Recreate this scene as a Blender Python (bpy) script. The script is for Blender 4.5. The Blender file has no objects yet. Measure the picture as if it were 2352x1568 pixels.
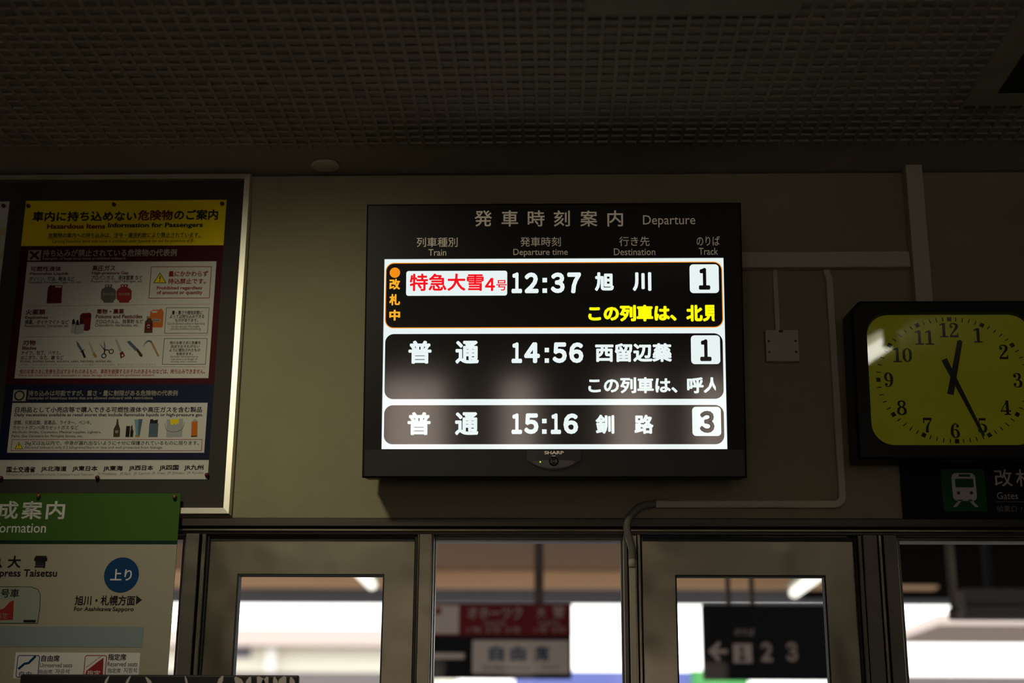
import bpy, bmesh, math
from mathutils import Vector, Matrix

SC = bpy.context.scene
COL = SC.collection
rad = math.radians

# ------------------------------------------------------------------ camera
FPX = 50.0 / 36.0 * 2352
CAM = Vector((0, 0, 1.45))
PITCH, YAW, ROLL = rad(16.6), rad(1.7), rad(0.36)
FWD = Vector((-math.sin(YAW) * math.cos(PITCH), math.cos(YAW) * math.cos(PITCH), math.sin(PITCH)))
R0 = Vector((math.cos(YAW), math.sin(YAW), 0))
U0 = R0.cross(FWD)
RGT = R0 * math.cos(ROLL) + U0 * math.sin(ROLL)
UPV = U0 * math.cos(ROLL) - R0 * math.sin(ROLL)
cd = bpy.data.cameras.new('camera')
cam = bpy.data.objects.new('camera', cd)
COL.objects.link(cam)
mw = Matrix.Identity(4)
for i in range(3):
    mw[i][0], mw[i][1], mw[i][2], mw[i][3] = RGT[i], UPV[i], -FWD[i], CAM[i]
cam.matrix_world = mw
cd.lens, cd.sensor_width = 50, 36
cd.clip_start, cd.clip_end = 0.05, 200
cd.dof.use_dof = True
cd.dof.focus_distance = 3.5
cd.dof.aperture_fstop = 1.7
SC.camera = cam

# ------------------------------------------------------------------ world, lights, exposure
world = bpy.data.worlds.new('sky')
SC.world = world
world.use_nodes = True
bg = world.node_tree.nodes['Background']
bg.inputs[0].default_value = (1.0, 0.97, 0.95, 1)
bg.inputs[1].default_value = 3.2
SC.view_settings.view_transform = 'Standard'
SC.view_settings.look = 'None'
SC.view_settings.exposure = 0.0
SC.view_settings.gamma = 1.0
SC.view_settings.use_curve_mapping = False

SPOT_LOC = Vector((-0.95, 1.95, 2.93))
SPOT_AIM = Vector((-0.58, 3.5, 1.98))
sl = bpy.data.lights.new('downlight_bulb', 'SPOT')
sl.energy = 49
sl.color = (1.0, 0.91, 0.63)
sl.spot_size, sl.spot_blend = rad(66), 1.0
sl.shadow_soft_size = 0.09
so = bpy.data.objects.new('downlight_bulb', sl)
COL.objects.link(so)
so.location = SPOT_LOC
so.rotation_euler = (SPOT_AIM - SPOT_LOC).to_track_quat('-Z', 'Y').to_euler()

W = 3.5            # the wall with the departure board
CEIL = 2.962

# ------------------------------------------------------------------ materials
def mat(name, col, rough=0.6, metal=0.0, spec=0.5, emit=None, bump=None, mottle=None, brushed=None):
    m = bpy.data.materials.new(name)
    m.use_nodes = True
    nt = m.node_tree
    b = nt.nodes['Principled BSDF']
    b.inputs['Base Color'].default_value = (*col, 1)
    b.inputs['Roughness'].default_value = rough
    b.inputs['Metallic'].default_value = metal
    b.inputs['Specular IOR Level'].default_value = spec
    if emit:
        b.inputs['Emission Color'].default_value = (*emit[0], 1)
        b.inputs['Emission Strength'].default_value = emit[1]
    if bump or mottle or brushed:
        tc = nt.nodes.new('ShaderNodeTexCoord')
    if bump:
        n = nt.nodes.new('ShaderNodeTexNoise')
        n.inputs['Scale'].default_value = bump[0]
        n.inputs['Detail'].default_value = 4
        nt.links.new(tc.outputs['Object'], n.inputs['Vector'])
        bp = nt.nodes.new('ShaderNodeBump')
        bp.inputs['Strength'].default_value = bump[1]
        bp.inputs['Distance'].default_value = bump[2]
        nt.links.new(n.outputs['Fac'], bp.inputs['Height'])
        nt.links.new(bp.outputs['Normal'], b.inputs['Normal'])
    if mottle:
        n2 = nt.nodes.new('ShaderNodeTexNoise')
        n2.inputs['Scale'].default_value = mottle[0]
        n2.inputs['Detail'].default_value = 6
        nt.links.new(tc.outputs['Object'], n2.inputs['Vector'])
        r = nt.nodes.new('ShaderNodeValToRGB')
        k = mottle[1]
        r.color_ramp.elements[0].position = 0.3
        r.color_ramp.elements[1].position = 0.7
        r.color_ramp.elements[0].color = (*[c * (1 - k) for c in col], 1)
        r.color_ramp.elements[1].color = (*[min(1, c * (1 + k)) for c in col], 1)
        nt.links.new(n2.outputs['Fac'], r.inputs['Fac'])
        nt.links.new(r.outputs['Color'], b.inputs['Base Color'])
    if brushed:
        mp = nt.nodes.new('ShaderNodeMapping')
        mp.inputs['Scale'].default_value = brushed
        nt.links.new(tc.outputs['Object'], mp.inputs['Vector'])
        n = nt.nodes.new('ShaderNodeTexNoise')
        n.inputs['Scale'].default_value = 6
        n.inputs['Detail'].default_value = 3
        nt.links.new(mp.outputs['Vector'], n.inputs['Vector'])
        mr = nt.nodes.new('ShaderNodeMapRange')
        mr.inputs['To Min'].default_value = max(0.05, rough - 0.015)
        mr.inputs['To Max'].default_value = rough + 0.03
        nt.links.new(n.outputs['Fac'], mr.inputs['Value'])
        nt.links.new(mr.outputs['Result'], b.inputs['Roughness'])
        n3 = nt.nodes.new('ShaderNodeTexNoise')
        n3.inputs['Scale'].default_value = 4.5
        nt.links.new(tc.outputs['Object'], n3.inputs['Vector'])
        bp = nt.nodes.new('ShaderNodeBump')
        bp.inputs['Strength'].default_value = 0.5
        bp.inputs['Distance'].default_value = 0.02
        nt.links.new(n3.outputs['Fac'], bp.inputs['Height'])
        nt.links.new(bp.outputs['Normal'], b.inputs['Normal'])
    return m

def glass_mat(name, tint=(0.95, 0.96, 0.95), refl=0.05):
    m = bpy.data.materials.new(name)
    m.use_nodes = True
    nt = m.node_tree
    nt.nodes.clear()
    out = nt.nodes.new('ShaderNodeOutputMaterial')
    tr = nt.nodes.new('ShaderNodeBsdfTransparent')
    tr.inputs[0].default_value = (*tint, 1)
    gl = nt.nodes.new('ShaderNodeBsdfGlossy')
    gl.inputs['Roughness'].default_value = 0.02
    mx = nt.nodes.new('ShaderNodeMixShader')
    mx.inputs[0].default_value = refl
    nt.links.new(tr.outputs[0], mx.inputs[1])
    nt.links.new(gl.outputs[0], mx.inputs[2])
    nt.links.new(mx.outputs[0], out.inputs[0])
    return m

def emis(name, col, s=1.0):
    return mat(name, (0.006, 0.006, 0.006), rough=0.09, spec=1.0, emit=(col, s))

M = {}
M['plaster'] = mat('wall_plaster', (0.335, 0.312, 0.192), 0.8, bump=(90, 0.5, 0.004), mottle=(5, 0.06))
M['ceiling'] = mat('ceiling_paint', (0.38, 0.35, 0.265), 0.85, bump=(160, 0.15, 0.002), mottle=(9, 0.08))
M['trimpaint'] = mat('cream_plastic', (0.62, 0.56, 0.44), 0.45)
M['hall'] = mat('hall_wall_paint', (0.42, 0.385, 0.30), 0.85, mottle=(4, 0.1))
M['flex'] = mat('grey_flexible_plastic', (0.20, 0.19, 0.16), 0.5)
M['felt'] = mat('grey_felt', (0.052, 0.048, 0.042), 0.95, bump=(300, 0.3, 0.001))
M['alu'] = mat('aluminium', (0.85, 0.83, 0.72), 0.45, 1.0)
M['steel'] = mat('brushed_steel', (0.25, 0.23, 0.175), 0.28, 1.0, brushed=(30, 30, 0.6))
M['steel_dark'] = mat('dull_steel', (0.14, 0.13, 0.11), 0.42, 1.0, brushed=(0.6, 30, 30))
M['head_steel'] = mat('dark_head_steel', (0.06, 0.055, 0.047), 0.35, 1.0)
M['rubber'] = mat('black_rubber', (0.012, 0.012, 0.012), 0.6)
M['glass'] = glass_mat('window_glass', refl=0.006)
M['warm_glass'] = glass_mat('warm_tinted_glass', (1.0, 0.91, 0.84), 0.03)  # tint put in to warm the panes' reflections on the screen
M['coverglass'] = glass_mat('clock_glass', (0.97, 0.97, 0.95), 0.05)
M['case'] = mat('black_case', (0.008, 0.008, 0.009), 0.45, spec=0.25)
M['case_grey'] = mat('case_reflection_grey', (0.022, 0.020, 0.018), 0.42, spec=0.4)  # lighter copy of the black case, painted for the reflection below the screen
M['gloss_black'] = mat('gloss_black', (0.005, 0.005, 0.005), 0.15, spec=0.25)
M['lens_grey'] = mat('dark_lens', (0.035, 0.033, 0.031), 0.25)
M['print_grey'] = mat('print_added_glow', (0.75, 0.68, 0.54), 0.6, emit=((1.0, 0.83, 0.58), 0.095))  # faint glow added to brighten the header lettering
M['logo'] = mat('chrome_logo', (0.75, 0.68, 0.58), 0.3, 0.9)
M['led'] = emis('green_led', (0.35, 0.75, 0.05), 1.0)
M['s_white'] = emis('screen_white', (0.80, 0.90, 0.89), 1.0)
M['s_black'] = emis('screen_black', (0.0012, 0.0012, 0.0012), 1.0)
M['s_orange'] = emis('screen_orange', (0.90, 0.27, 0.005), 1.0)
M['s_amber'] = emis('screen_amber', (0.92, 0.42, 0.02), 1.0)
M['s_red'] = emis('screen_red', (0.90, 0.004, 0.012), 1.0)
M['s_yellow'] = emis('screen_yellow', (0.98, 0.98, 0.0), 1.0)
M['paper'] = mat('white_paper', (0.67, 0.66, 0.61), 0.55, spec=0.2)
M['yellow'] = mat('yellow_ink', (0.95, 0.74, 0.004), 0.6, spec=0.12)
M['maroon'] = mat('maroon_ink', (0.06, 0.004, 0.007), 0.6, spec=0.12)
M['redtext'] = mat('dark_red_text', (0.15, 0.010, 0.012), 0.6, spec=0.12)
M['tankgrey'] = mat('tank_grey_ink', (0.13, 0.135, 0.115), 0.6, spec=0.12)
M['stripe'] = mat('pale_stripe', (0.60, 0.56, 0.30), 0.6, spec=0.12)
M['redink'] = mat('red_ink', (0.33, 0.03, 0.03), 0.6, spec=0.12)
M['navy'] = mat('navy_ink', (0.009, 0.014, 0.045), 0.6, spec=0.12)
M['ink'] = mat('black_ink', (0.018, 0.017, 0.018), 0.6, spec=0.12)
M['greyink'] = mat('grey_ink', (0.30, 0.29, 0.27), 0.6, spec=0.12)
M['greenink'] = mat('dark_green_ink', (0.02, 0.06, 0.03), 0.6, spec=0.12)
M['orangeink'] = mat('orange_ink', (0.65, 0.16, 0.02), 0.6, spec=0.12)
M['brownink'] = mat('brown_ink', (0.09, 0.045, 0.025), 0.6, spec=0.12)
M['tanink'] = mat('tan_ink', (0.42, 0.25, 0.10), 0.6, spec=0.12)
M['blueink'] = mat('pale_blue_ink', (0.20, 0.38, 0.45), 0.6, spec=0.12)
M['slateink'] = mat('slate_ink', (0.10, 0.15, 0.20), 0.6, spec=0.12)
M['silverink'] = mat('silver_ink', (0.42, 0.44, 0.44), 0.6, spec=0.12)
M['green'] = mat('green_print', (0.055, 0.14, 0.022), 0.6, spec=0.12)
M['deepgreen'] = mat('deep_green_print', (0.006, 0.035, 0.02), 0.6, spec=0.12)
M['royal'] = mat('royal_blue_print', (0.006, 0.05, 0.16), 0.6, spec=0.12)
M['bluegrey'] = mat('blue_grey_print', (0.27, 0.33, 0.34), 0.6, spec=0.12)
M['sage'] = mat('sage_print', (0.33, 0.38, 0.32), 0.6, spec=0.12)
M['offwhite'] = mat('off_white_print', (0.41, 0.385, 0.305), 0.6, spec=0.12)
M['bright'] = mat('bright_white_print', (0.80, 0.80, 0.80), 0.6, spec=0.12)
M['pin_red'] = mat('dark_red_plastic', (0.10, 0.008, 0.01), 0.3)
M['pin_bronze'] = mat('bronze_pin', (0.30, 0.13, 0.06), 0.35, 0.5)
M['dial'] = mat('lime_dial_glow', (0.66, 0.68, 0.016), 0.6, emit=((1.0, 1.06, 0.02), 0.02))  # slight glow put into the dial colour to brighten it
M['hand'] = mat('black_hand', (0.008, 0.008, 0.008), 0.5)
M['sign_navy'] = mat('navy_sign', (0.005, 0.006, 0.013), 0.5, spec=0.15)
M['sign_green'] = mat('green_pictogram', (0.010, 0.09, 0.022), 0.5, spec=0.2)
M['sign_grey'] = mat('pale_grey_pictogram', (0.62, 0.58, 0.56), 0.5)
M['stroke'] = mat('white_brushwork', (0.60, 0.55, 0.52), 0.5)
M['blackboard'] = mat('black_lacquer', (0.006, 0.005, 0.006), 0.5)

# ------------------------------------------------------------------ mesh building
def ray(x, y):
    return FWD + RGT * ((x - 1176) / FPX) + UPV * ((784 - y) / FPX)

def at(x, y, Y):
    d = ray(x, y)
    return CAM + d * (Y / d.y)

def onz(x, y, z):
    d = ray(x, y)
    return CAM + d * ((z - CAM.z) / d.z)

class Frame:
    """Local axes of something flat: u to the right, v up, w towards the hall."""
    def __init__(s, o, tilt=0.0):
        s.o = Vector(o)
        s.t = rad(tilt)
        s.n = Vector((0, -math.cos(s.t), -math.sin(s.t)))
        s.v = Vector((0, -math.sin(s.t), math.cos(s.t)))
    def uv(s, px, py, w=0.0):
        d = ray(px, py)
        o = s.o + s.n * w
        p = CAM + d * (((o - CAM).dot(s.n)) / d.dot(s.n)) - o
        return p.x, p.dot(s.v)
    def matrix(s):
        return Matrix.Translation(s.o) @ Matrix.Rotation(s.t, 4, 'X')

_tc = {}
def text_mesh(s, bold):
    k = (s, bold)
    if k not in _tc:
        c = bpy.data.curves.new('lettering', 'FONT')
        c.body = s
        c.resolution_u = 3
        o = bpy.data.objects.new('lettering', c)
        m = bpy.data.meshes.new_from_object(o)
        vs = [(v.co.x, v.co.y) for v in m.vertices]
        fs = [tuple(p.vertices) for p in m.polygons]
        bpy.data.objects.remove(o)
        bpy.data.curves.remove(c)
        bpy.data.meshes.remove(m)
        if bold:
            # heavier weight: a band of ink along every outline edge
            cnt = {}
            for f in fs:
                for i in range(len(f)):
                    e = (f[i], f[(i + 1) % len(f)])
                    cnt.setdefault((min(e), max(e)), []).append(e)
            b = bold
            for es in list(cnt.values()):
                if len(es) != 1:
                    continue
                p, q = vs[es[0][0]], vs[es[0][1]]
                dx, dy = q[0] - p[0], q[1] - p[1]
                l = math.hypot(dx, dy)
                if l < 1e-7:
                    continue
                dx, dy = dx / l * b, dy / l * b
                c2 = b * 0.4 / b
                k = len(vs)
                vs += [(p[0] - dx * c2 - dy * .2, p[1] - dy * c2 + dx * .2), (p[0] - dx * c2 + dy, p[1] - dy * c2 - dx),
                       (q[0] + dx * c2 + dy, q[1] + dy * c2 - dx), (q[0] + dx * c2 - dy * .2, q[1] + dy * c2 + dx * .2)]
                fs.append((k, k + 1, k + 2, k + 3))
        x0, x1 = min(v[0] for v in vs), max(v[0] for v in vs)
        y0, y1 = min(v[1] for v in vs), max(v[1] for v in vs)
        vs = [((x - x0) / (x1 - x0), (y - y0) / (y1 - y0)) for x, y in vs]
        _tc[k] = (vs, fs)
    return _tc[k]

class MB:
    def __init__(s, fr=None):
        s.v, s.f, s.m, s.mats, s.fr, s.smooth = [], [], [], [], fr, set()
    def mi(s, m):
        if m not in s.mats:
            s.mats.append(m)
        return s.mats.index(m)
    def add(s, vs, fs, m, smooth=False):
        b = len(s.v)
        s.v += [tuple(v) for v in vs]
        i = s.mi(m)
        for f in fs:
            if smooth:
                s.smooth.add(len(s.f))
            s.f.append(tuple(b + k for k in f))
            s.m.append(i)
        return s
    # boxes in local u (x), w (towards the hall = -y), v (z)
    def box(s, u0, u1, w0, w1, v0, v1, m, bevel=0.0, seg=2):
        return s.abox(u0, u1, -w1, -w0, v0, v1, m, bevel, seg)
    def abox(s, x0, x1, y0, y1, z0, z1, m, bevel=0.0, seg=2):
        bm = bmesh.new()
        bmesh.ops.create_cube(bm, size=1)
        for v in bm.verts:
            v.co = Vector((x0 + (v.co.x + .5) * (x1 - x0), y0 + (v.co.y + .5) * (y1 - y0), z0 + (v.co.z + .5) * (z1 - z0)))
        if bevel:
            bmesh.ops.bevel(bm, geom=bm.edges[:], offset=bevel, segments=seg, affect='EDGES', profile=0.5)
        bm.normal_update()
        s.add([v.co[:] for v in bm.verts], [[v.index for v in f.verts] for f in bm.faces], m)
        bm.free()
        return s
    def poly(s, pts, w, m, w0=None):
        n = len(pts)
        area = sum(pts[i][0] * pts[(i + 1) % n][1] - pts[(i + 1) % n][0] * pts[i][1] for i in range(n))
        if area < 0:
            pts = pts[::-1]
        vs = [(p[0], -w, p[1]) for p in pts]
        fs = [tuple(range(n))]
        if w0 is not None:
            vs += [(p[0], -w0, p[1]) for p in pts]
            fs += [(i, i + n, (i + 1) % n + n, (i + 1) % n) for i in range(n)]
            fs.append(tuple(range(2 * n - 1, n - 1, -1)))
        return s.add(vs, fs, m)
    def rect(s, u0, u1, v0, v1, w, m):
        return s.poly([(u0, v0), (u1, v0), (u1, v1), (u0, v1)], w, m)
    def disc(s, cu, cv, r, w, m, n=40, ry=None, w0=None):
        ry = ry or r
        return s.poly([(cu + r * math.cos(2 * math.pi * i / n), cv + ry * math.sin(2 * math.pi * i / n)) for i in range(n)], w, m, w0)
    def ring(s, outer, inner, w, m, w0=None):
        """face between two outlines with the same number of points, optionally with walls back to w0"""
        n = len(outer)
        vs = [(p[0], -w, p[1]) for p in outer] + [(p[0], -w, p[1]) for p in inner]
        fs = [(i, (i + 1) % n, (i + 1) % n + n, i + n) for i in range(n)]
        if w0 is not None:
            vs += [(p[0], -w0, p[1]) for p in outer] + [(p[0], -w0, p[1]) for p in inner]
            fs += [(i + 2 * n, (i + 1) % n + 2 * n, (i + 1) % n, i) for i in range(n)]
            fs += [(i + n, (i + 1) % n + n, (i + 1) % n + 3 * n, i + 3 * n) for i in range(n)]
            fs += [(i + 3 * n, (i + 1) % n + 3 * n, (i + 1) % n + 2 * n, i + 2 * n) for i in range(n)]
        return s.add(vs, fs, m)
    def lathe(s, c, prof, m, n=20, axis='w'):
        """prof: (radius, offset along the axis); axis w (to the hall) or z"""
        vs, fs = [], []
        for r, a in prof:
            for i in range(n):
                t = 2 * math.pi * i / n
                if axis == 'w':
                    vs.append((c[0] + r * math.cos(t), -(c[1] + a), c[2] + r * math.sin(t)))
                else:
                    vs.append((c[0] + r * math.cos(t), -c[1] + r * math.sin(t), c[2] + a))
        k = len(prof)
        for j in range(k - 1):
            for i in range(n):
                fs.append((j * n + i, j * n + (i + 1) % n, (j + 1) * n + (i + 1) % n, (j + 1) * n + i))
        fs.append(tuple(range(n - 1, -1, -1)))
        fs.append(tuple(range((k - 1) * n, k * n)))
        return s.add(vs, fs, m, True)
    def tube(s, pts, r, m, n=12, flat=1.0):
        """tube along local (u, w, v) points; flat squashes it towards the wall"""
        P = [Vector((p[0], -p[1], p[2])) for p in pts]
        vs, fs = [], []
        for i, p in enumerate(P):
            t = (P[min(i + 1, len(P) - 1)] - P[max(i - 1, 0)]).normalized()
            a = Vector((0, -1, 0))
            if abs(t.dot(a)) > 0.95:
                a = Vector((1, 0, 0))
            b = t.cross(a).normalized()
            a = b.cross(t).normalized()
            rr = r[i] if isinstance(r, (list, tuple)) else r
            for k in range(n):
                g = 2 * math.pi * k / n
                vs.append(p + b * (rr * math.cos(g)) + a * (rr * flat * math.sin(g)))
        for i in range(len(P) - 1):
            for k in range(n):
                fs.append((i * n + k, i * n + (k + 1) % n, (i + 1) * n + (k + 1) % n, (i + 1) * n + k))
        fs.append(tuple(range(n - 1, -1, -1)))
        fs.append(tuple(range((len(P) - 1) * n, len(P) * n)))
        return s.add(vs, fs, m, True)
    def ribbon(s, pts, w, m):
        """flat stroke of varying width: pts (u, v, width)"""
        L, Rr = [], []
        for i, p in enumerate(pts):
            a, b = pts[max(i - 1, 0)], pts[min(i + 1, len(pts) - 1)]
            dx, dy = b[0] - a[0], b[1] - a[1]
            l = math.hypot(dx, dy) or 1
            nx, ny = -dy / l * p[2] / 2, dx / l * p[2] / 2
            L.append((p[0] + nx, -w, p[1] + ny))
            Rr.append((p[0] - nx, -w, p[1] - ny))
        n = len(pts)
        return s.add(L + Rr, [(i + n, i + 1 + n, i + 1, i) for i in range(n - 1)], m)
    # helpers that take photo pixels on this thing's own plane
    def pbox(s, x0, x1, y0, y1, w):
        ym, xm = (y0 + y1) / 2, (x0 + x1) / 2
        u0, u1 = s.fr.uv(x0, ym, w)[0], s.fr.uv(x1, ym, w)[0]
        v0, v1 = s.fr.uv(xm, y1, w)[1], s.fr.uv(xm, y0, w)[1]
        return u0, u1, v0, v1
    def prect(s, x0, x1, y0, y1, w, m):
        return s.rect(*s.pbox(x0, x1, y0, y1, w), w, m)
    def pframe(s, x0, x1, y0, y1, t, w, m):
        u0, u1, v0, v1 = s.pbox(x0, x1, y0, y1, w)
        return s.ring([(u0, v0), (u1, v0), (u1, v1), (u0, v1)], [(u0 + t, v0 + t), (u1 - t, v0 + t), (u1 - t, v1 - t), (u0 + t, v1 - t)], w, m)
    def ppoly(s, pts, w, m):
        return s.poly([s.fr.uv(x, y, w) for x, y in pts], w, m)
    def pdisc(s, x, y, r, w, m, n=32):
        u, v = s.fr.uv(x, y, w)
        return s.disc(u, v, s.fr.uv(x + r, y, w)[0] - u, w, m, n)
    def pline(s, pts, t, w, m):
        return s.ribbon([(*s.fr.uv(x, y, w), t) for x, y in pts], w, m)
    def text(s, txt, x0, x1, y0, y1, m, w, bold=0.0, clip=None):
        u0, u1, v0, v1 = s.pbox(x0, x1, y0, y1, w)
        vs, fs = text_mesh(txt, bold)
        P = [(u0 + a * (u1 - u0), -w, v0 + b * (v1 - v0)) for a, b in vs]
        if clip is None:
            return s.add(P, fs, m)
        cu = s.fr.uv(clip, (y0 + y1) / 2, w)[0]
        bm = bmesh.new()
        bv = [bm.verts.new(p) for p in P]
        for f in fs:
            try:
                bm.faces.new([bv[k] for k in f])
            except ValueError:
                pass
        bmesh.ops.bisect_plane(bm, geom=bm.verts[:] + bm.edges[:] + bm.faces[:], plane_co=(cu, 0, 0), plane_no=(1, 0, 0), clear_outer=True)
        bm.verts.index_update()
        s.add([v.co[:] for v in bm.verts], [[v.index for v in f.verts] for f in bm.faces], m)
        bm.free()
        return s
    def build(s, name, parent=None, kind=None):
        me = bpy.data.meshes.new(name)
        me.from_pydata(s.v, [], s.f)
        for m in s.mats:
            me.materials.append(M[m])
        me.polygons.foreach_set('material_index', s.m)
        if s.smooth:
            me.polygons.foreach_set('use_smooth', [i in s.smooth for i in range(len(s.f))])
        me.update()
        o = bpy.data.objects.new(name, me)
        COL.objects.link(o)
        if parent:
            o.parent = parent
        if kind:
            o['kind'] = kind
        return o

def rrect(u0, u1, v0, v1, r, n=8):
    out = []
    for cx, cy, a in ((u1 - r, v1 - r, 0), (u0 + r, v1 - r, 90), (u0 + r, v0 + r, 180), (u1 - r, v0 + r, 270)):
        for i in range(n + 1):
            t = rad(a + 90 * i / n)
            out.append((cx + r * math.cos(t), cy + r * math.sin(t)))
    return out

def tag(o, label, cat, group=None):
    o['label'], o['category'] = label, cat
    if group:
        o['group'] = group
    return o

def thing(name, fr, label, cat, group=None):
    o = bpy.data.objects.new(name, None)
    o.empty_display_size = 0.05
    COL.objects.link(o)
    o.matrix_world = fr.matrix()
    return tag(o, label, cat, group)

def place(o, fr):
    o.matrix_world = fr.matrix()
    return o

def struct(name, mb, parent=None):
    o = mb.build(name, parent)
    if not parent:
        o['kind'] = 'structure'
    return o

def spline(pts, k=8):
    """Catmull-Rom through points of any dimension"""
    out = []
    n = len(pts)
    for i in range(n - 1):
        p = [pts[max(i - 1, 0)], pts[i], pts[i + 1], pts[min(i + 2, n - 1)]]
        for j in range(k):
            t = j / k
            out.append(tuple(0.5 * (2 * b + (c - a) * t + (2 * a - 5 * b + 4 * c - d) * t * t + (3 * b - a - 3 * c + d) * t ** 3)
                             for a, b, c, d in zip(*p)))
    out.append(tuple(pts[-1]))
    return out

WF = Frame((0, W, 0))
def wx(px, py, Y=W):
    return at(px, py, Y).x
def wz(px, py, Y=W):
    return at(px, py, Y).z

# ------------------------------------------------------------------ the room shell
HEAD = 2.036
mb = MB()
mb.abox(-4, 4, W, W + 0.15, HEAD, CEIL - 0.006, 'plaster')
mb.abox(-4, -1.75, W, W + 0.15, 0, HEAD, 'plaster')
mb.abox(1.95, 4, W, W + 0.15, 0, HEAD, 'plaster')
struct('wall_back', mb)
M['floor'] = mat('terrazzo_floor', (0.12, 0.112, 0.097), 0.4, mottle=(40, 0.3))
mb = MB(); mb.abox(-4, 4, -4.2, W + 0.15, -0.1, 0, 'floor'); struct('floor', mb)
mb = MB(); mb.abox(-4.15, -4, -4.2, W + 0.15, 0, CEIL + .1, 'hall'); struct('wall_left', mb)
mb = MB(); mb.abox(4, 4.15, -4.2, W + 0.15, 0, CEIL + .1, 'hall'); struct('wall_right', mb)
# far end of the hall, behind the camera: unseen entrance panes added for the screen's reflections and daylight
FY = -4.0
ENTZ = 2.26
ENT = [(-1.34, -0.80), (-0.40, -0.12), (0.42, 0.76), (1.06, 1.36)]
mb = MB()
xs = [-4] + [x for p in ENT for x in p] + [4]
for i in range(0, len(xs), 2):
    mb.abox(xs[i], xs[i + 1], FY - 0.15, FY, 0, ENTZ, 'hall')
mb.abox(-4, 4, FY - 0.15, FY, ENTZ, CEIL + .1, 'hall')
struct('wall_front', mb)
for k, (a, b) in enumerate(ENT):
    mb = MB(); t = 0.03
    for (x0, x1, z0, z1) in ((a, a + t, 0, ENTZ), (b - t, b, 0, ENTZ), (a + t, b - t, 0, 0.9), (a + t, b - t, ENTZ - .04, ENTZ)):
        mb.abox(x0, x1, FY - 0.10, FY - 0.04, z0, z1, 'steel_dark')
    wo = struct('window_%d' % (5 + k), mb)
    mb = MB(); mb.abox(a + t, b - t, FY - 0.075, FY - 0.069, 0.9, ENTZ - .04, 'warm_glass'); mb.build('window_pane', wo)

# ceiling with its moulded grid
mb = MB()
mb.abox(-4, 4, -4.2, W + 0.15, CEIL, CEIL + 0.1, 'ceiling')
GY0, GY1, GX0, GX1 = 0.9, 3.328, -2.1, 1.9
RH = 0.006
y = 3.301
while y > GY0:
    mb.abox(GX0, GX1, y - 0.003, y + 0.003, CEIL - RH, CEIL, 'ceiling')
    y -= 0.0359
x = -0.036 - 57 * 0.0361
while x < GX1:
    mb.abox(x - 0.0042, x + 0.0042, GY0, GY1, CEIL - RH - 0.0004, CEIL, 'ceiling')
    x += 0.0361
struct('ceiling', mb)

# steel door head
mb = MB()
X0, X1 = -1.75, 1.95
mb.abox(X0, X1, W - 0.012, W + 0.15, 2.014, HEAD, 'head_steel', 0.002)
mb.abox(X0, X1, W + 0.004, W + 0.15, 1.996, 2.014, 'head_steel', 0.002)
mb.abox(X0, X1, W - 0.006, W + 0.02, 2.004, 2.009, 'steel', 0.001)
struct('trim_1', mb)

def post(n, segs):
    """upright of the glazed front: segs (px left, px right, how far it stands proud of the wall, material)"""
    mb = MB()
    for a, b, d, m in segs:
        mb.abox(wx(a, 1400), wx(b, 1400), W - d, W + 0.10, 0, 1.997, m, 0.002)
    return struct('trim_%d' % n, mb)
post(2, [(417, 449, 0.010, 'steel_dark'), (449, 453, -0.012, 'rubber'), (453, 463, 0.004, 'steel'), (463, 468, -0.012, 'rubber')])
post(3, [(948, 955, -0.012, 'rubber'), (955, 960, 0.0, 'steel_dark'), (960, 990, 0.012, 'steel'), (990, 993, 0.0, 'steel_dark')])
post(4, [(1434, 1444, 0.006, 'steel_dark'), (1444, 1466, 0.0, 'steel'), (1466, 1474, 0.010, 'steel'), (1474, 1478, -0.012, 'rubber')])
post(5, [(1973, 1980, -0.012, 'rubber'), (1980, 1990, 0.0, 'steel_dark'), (1990, 2024, 0.010, 'steel_dark'), (2024, 2027, -0.01, 'rubber'), (2027, 2035, 0.006, 'steel'), (2035, 2038, -0.01, 'rubber'), (2038, 2069, 0.010, 'steel_dark')])
post(6, [(2480, 2530, 0.010, 'steel_dark')])
post(7, [(-480, -440, 0.010, 'steel_dark')])

# round cap on the left mullion and sliding doors
def door(n, l, gl, gr, r, ztop, zrail):
    mb = MB()
    y0, y1 = W + 0.025, W + 0.06
    L, GL, GR, R = (wx(v, 1420, y0) for v in (l, gl, gr, r))
    O_ = [(L, 0.01), (R, 0.01), (R, ztop), (L, ztop)]
    I_ = [(GL, 0.26), (GR, 0.26), (GR, zrail), (GL, zrail)]
    mb.ring(O_, I_, -y0, 'steel', -y1)
    d = struct('door_%d' % n, mb)
    mb = MB()
    t = 0.004
    for q in ((GL, GL + t, 0.26, zrail), (GR - t, GR, 0.26, zrail), (GL + t, GR - t, zrail - t, zrail), (GL + t, GR - t, 0.26, 0.26 + t)):
        mb.abox(q[0], q[1], y0 + 0.002, y1 - 0.002, q[2], q[3], 'rubber')
    mb.abox(L + .001, R - .001, y0 - 0.004, y0 - 0.0005, 1.984, 1.9945, 'rubber')
    mb.build('gasket', d)
    mb = MB(); mb.abox(GL + t, GR - t, y0 + 0.014, y0 + 0.020, 0.26 + t, zrail - t, 'glass'); mb.build('glass_pane', d)
    mb = MB()
    hx = GR + 0.02 if n == 1 else GL - 0.02
    mb.tube([(hx, -(y0 - .001), 0.95), (hx, -(y0 - .04), 0.97), (hx, -(y0 - .04), 1.28), (hx, -(y0 - .001), 1.30)], 0.011, 'steel')
    mb.build('door_handle', d)
door(1, 468, 539, 880, 948, 1.9945, 1.902)
door(2, 1478, 1553, 1902, 1973, 1.9945, 1.902)

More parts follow.
